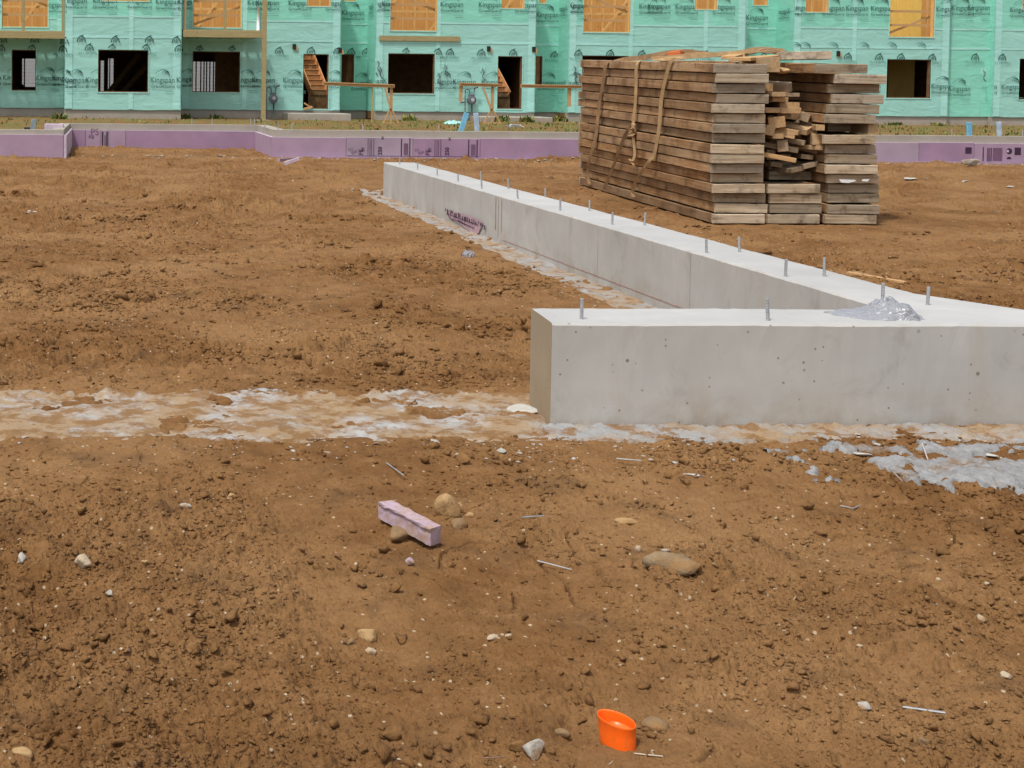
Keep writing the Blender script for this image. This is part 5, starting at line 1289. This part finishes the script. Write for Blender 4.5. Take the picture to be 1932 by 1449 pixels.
p = pz(771, 1066); v = lump(71, ICO2, .6, .8, 10) * .0165; o = mesh_obj('foam_crumb', v, ICO2[1], FO); o.location = (p.x, p.y, p.z + .010); tag(o, 'small lilac foam crumb below the broken foam bar', 'foam scrap')
# orange cap: oval, open at the top
CP = onground(1165, 1400); e = empty('orange_cap', (CP.x, CP.y, CP.z)); tag(e, 'bright orange oval plastic cap standing open in the near soil', 'plastic cap')
ORG, n_, l_, b_n = nt('orange_plastic_cap', .38, .5); c_ = objco(n_)
cl = mix(n_, l_, ramp(n_, l_, noise(n_, l_, c_, 60, 5, .7), [(.52, 0), (.68, .55)]), (1.0, .145, .008), (.55, .13, .03)); l_.new(cl, b_n.inputs['Base Color'])
b_n.inputs['Subsurface Weight'].default_value = .15; b_n.inputs['Subsurface Radius'].default_value = (.02, .006, .002)
ex = Vector((.396, -.918, 0)); ey = Vector((.918, .396, 0)); A_, B_, HT = .0455, .0285, .047
def oval(a, b, z, n=56, lean=Vector((-.004, .0, 0))): return [ex * (a * math.cos(t)) + ey * (b * math.sin(t)) + Vector((0, 0, z)) + lean * (z / .06) for t in np.linspace(0, 2 * math.pi, n, endpoint=False)]
rings = [oval(A_ * k, B_ * k, z) for k, z in ((.86, -.012), (.93, -.008), (.955, .0), (.965, .02), (.975, .04), (.985, HT - .006), (1.0, HT - .003), (1.0, HT), (.985, HT + .0008), (.965, HT), (.955, HT - .004), (.93, .03), (.90, .012), (.86, .008))]
m = MB(); nn = 56; v = [q for r_ in rings for q in r_]; f = []
for i in range(len(rings) - 1):
    for k in range(nn): f.append((i * nn + k, i * nn + (k + 1) % nn, (i + 1) * nn + (k + 1) % nn, (i + 1) * nn + k))
f.append(tuple(reversed(range(nn)))); f.append(tuple((len(rings) - 1) * nn + k for k in range(nn))); m.add(v, f); m.build('shell', ORG, e, True)
m = MB(); sh = ex * .010
ro = [[q + sh for q in oval(A_ * k, B_ * k, z)] for k, z in ((.62, .010), (.62, .034), (.58, .034), (.58, .010))]
v = [q for r_ in ro for q in r_]; f = [(i * nn + k, i * nn + (k + 1) % nn, (i + 1) * nn + (k + 1) % nn, (i + 1) * nn + k) for i in range(3) for k in range(nn)]; m.add(v, f); m.build('inner_ring', ORG, e, True)
# clear plastic
CL, n_, l_, b_n = nt('clear_film', .2, .5); c_ = objco(n_)
tr = N(n_, 'BsdfTransparent'); gl = N(n_, 'BsdfGlossy'); gl.inputs['Roughness'].default_value = .32; gl.inputs['Color'].default_value = (.95, .96, 1, 1)
df = N(n_, 'BsdfDiffuse'); df.inputs['Color'].default_value = (.29, .30, .335, 1)
lw = N(n_, 'LayerWeight'); lw.inputs['Blend'].default_value = .45
bp_ = N(n_, 'Bump'); bp_.inputs['Strength'].default_value = .7; bp_.inputs['Distance'].default_value = .015; l_.new(noise(n_, l_, c_, 24, 3, .5, 1.8), bp_.inputs['Height'])
for q in (gl, df, lw): l_.new(bp_.outputs[0], q.inputs['Normal'])
m1 = N(n_, 'MixShader'); m1.inputs[0].default_value = .16; l_.new(df.outputs[0], m1.inputs[1]); l_.new(gl.outputs[0], m1.inputs[2])
m2 = N(n_, 'MixShader'); l_.new(ramp(n_, l_, lw.outputs['Facing'], [(.05, .35), (.75, .92)]), m2.inputs[0]); l_.new(tr.outputs[0], m2.inputs[1]); l_.new(m1.outputs[0], m2.inputs[2])
l_.new(m2.outputs[0], n_['Material Output'].inputs['Surface'])
fa = atZ(1662, 594, ZT); fb = atZ(1590, 590, ZT)
pf = lambda U: .26 + .84 * np.exp(-((U - .42) / .38) ** 2)
o = crumple('plastic_film', 3.085, 5.41, ZT - .002, .345, .27, .088, CL, 111, 60, .0, True, pf); tag(o, 'crumpled clear plastic film lying on the corner of the concrete wall', 'plastic film')
q = pz(884, 487); o = crumple('plastic_film', q.x, q.y, q.z - .005, .105, .10, .055, CL, 120, 34); tag(o, 'small clear plastic scrap on the soil near the diagonal wall', 'plastic film')
# grey cement spill
SPILL, n_, l_, b_n = nt('grey_cement', .95, .12); c_ = objco(n_)
cl = ramp(n_, l_, noise(n_, l_, c_, 26, 6, .7), [(.3, (.19, .19, .19)), (.65, (.325, .325, .322))])
cl = mix(n_, l_, ramp(n_, l_, noise(n_, l_, c_, 6, 7, .72), [(.52, 0), (.63, .85)]), cl, (.20, .115, .05))
l_.new(cl, b_n.inputs['Base Color']); bump(n_, l_, b_n, noise(n_, l_, c_, 70, 6, .7), .8, .01)
xs = np.arange(2.35, 4.6, .011); ys = np.arange(4.15, 5.02, .011); X, Y = np.meshgrid(xs, ys, indexing='ij')
d_ = 1 - np.sqrt(((X - 3.62) / .98) ** 2 + ((Y - (4.53 + .05 * (3.0 - X))) / .215) ** 2) + .40 * perlin(X * 4, Y * 5, 130) + .40 * perlin(X * 12, Y * 14, 131) + .25 * perlin(X * 30, Y * 34, 138) + .08
d2 = .22 - np.sqrt(((X - 2.98) / .10) ** 2 + ((Y - 4.25) / .10) ** 2) + .45 * perlin(X * 12, Y * 12, 132)
d3 = perlin(X * 6, Y * 7, 134) + .6 * perlin(X * 17, Y * 19, 135) - .20 + .22 * sstep(2.6, 3.2, X) - .8 * np.abs(Y - 4.82) / .18 + .12
dd = np.maximum(np.maximum(d_, d2 * .6), d3)
Zs = ground_h(X.ravel(), Y.ravel()).reshape(X.shape); sm = perlin(X * 9, Y * 10, 133)
Z = Zs * .75 + .004 + np.clip(dd, -1, .08) * .10 + .005 * sm - .010 * np.clip(1 - np.abs(perlin(X * 7, Y * 9, 137)) / .05, 0, 1) + .010 * np.abs(perlin(X * 26, Y * 30, 136)) + .006 * np.abs(perlin(X * 50, Y * 55, 139)) * 2
Z = np.where(dd < 0, Zs - .04, np.maximum(Z, Zs + .002 - .02 * (dd < .02)))
ny = len(ys); act = dd > -.06
idx = np.arange(X.size).reshape(X.shape)
f = [(int(idx[i, j]), int(idx[i + 1, j]), int(idx[i + 1, j + 1]), int(idx[i, j + 1])) for i in range(len(xs) - 1) for j in range(ny - 1) if act[i:i + 2, j:j + 2].any()]
o = mesh_obj('cement_spill', np.stack([X, Y, Z], -1).reshape(-1, 3), f, SPILL, None, True)
tag(o, 'cracked grey patch of spilled cement at the right below the wall', 'cement spill')
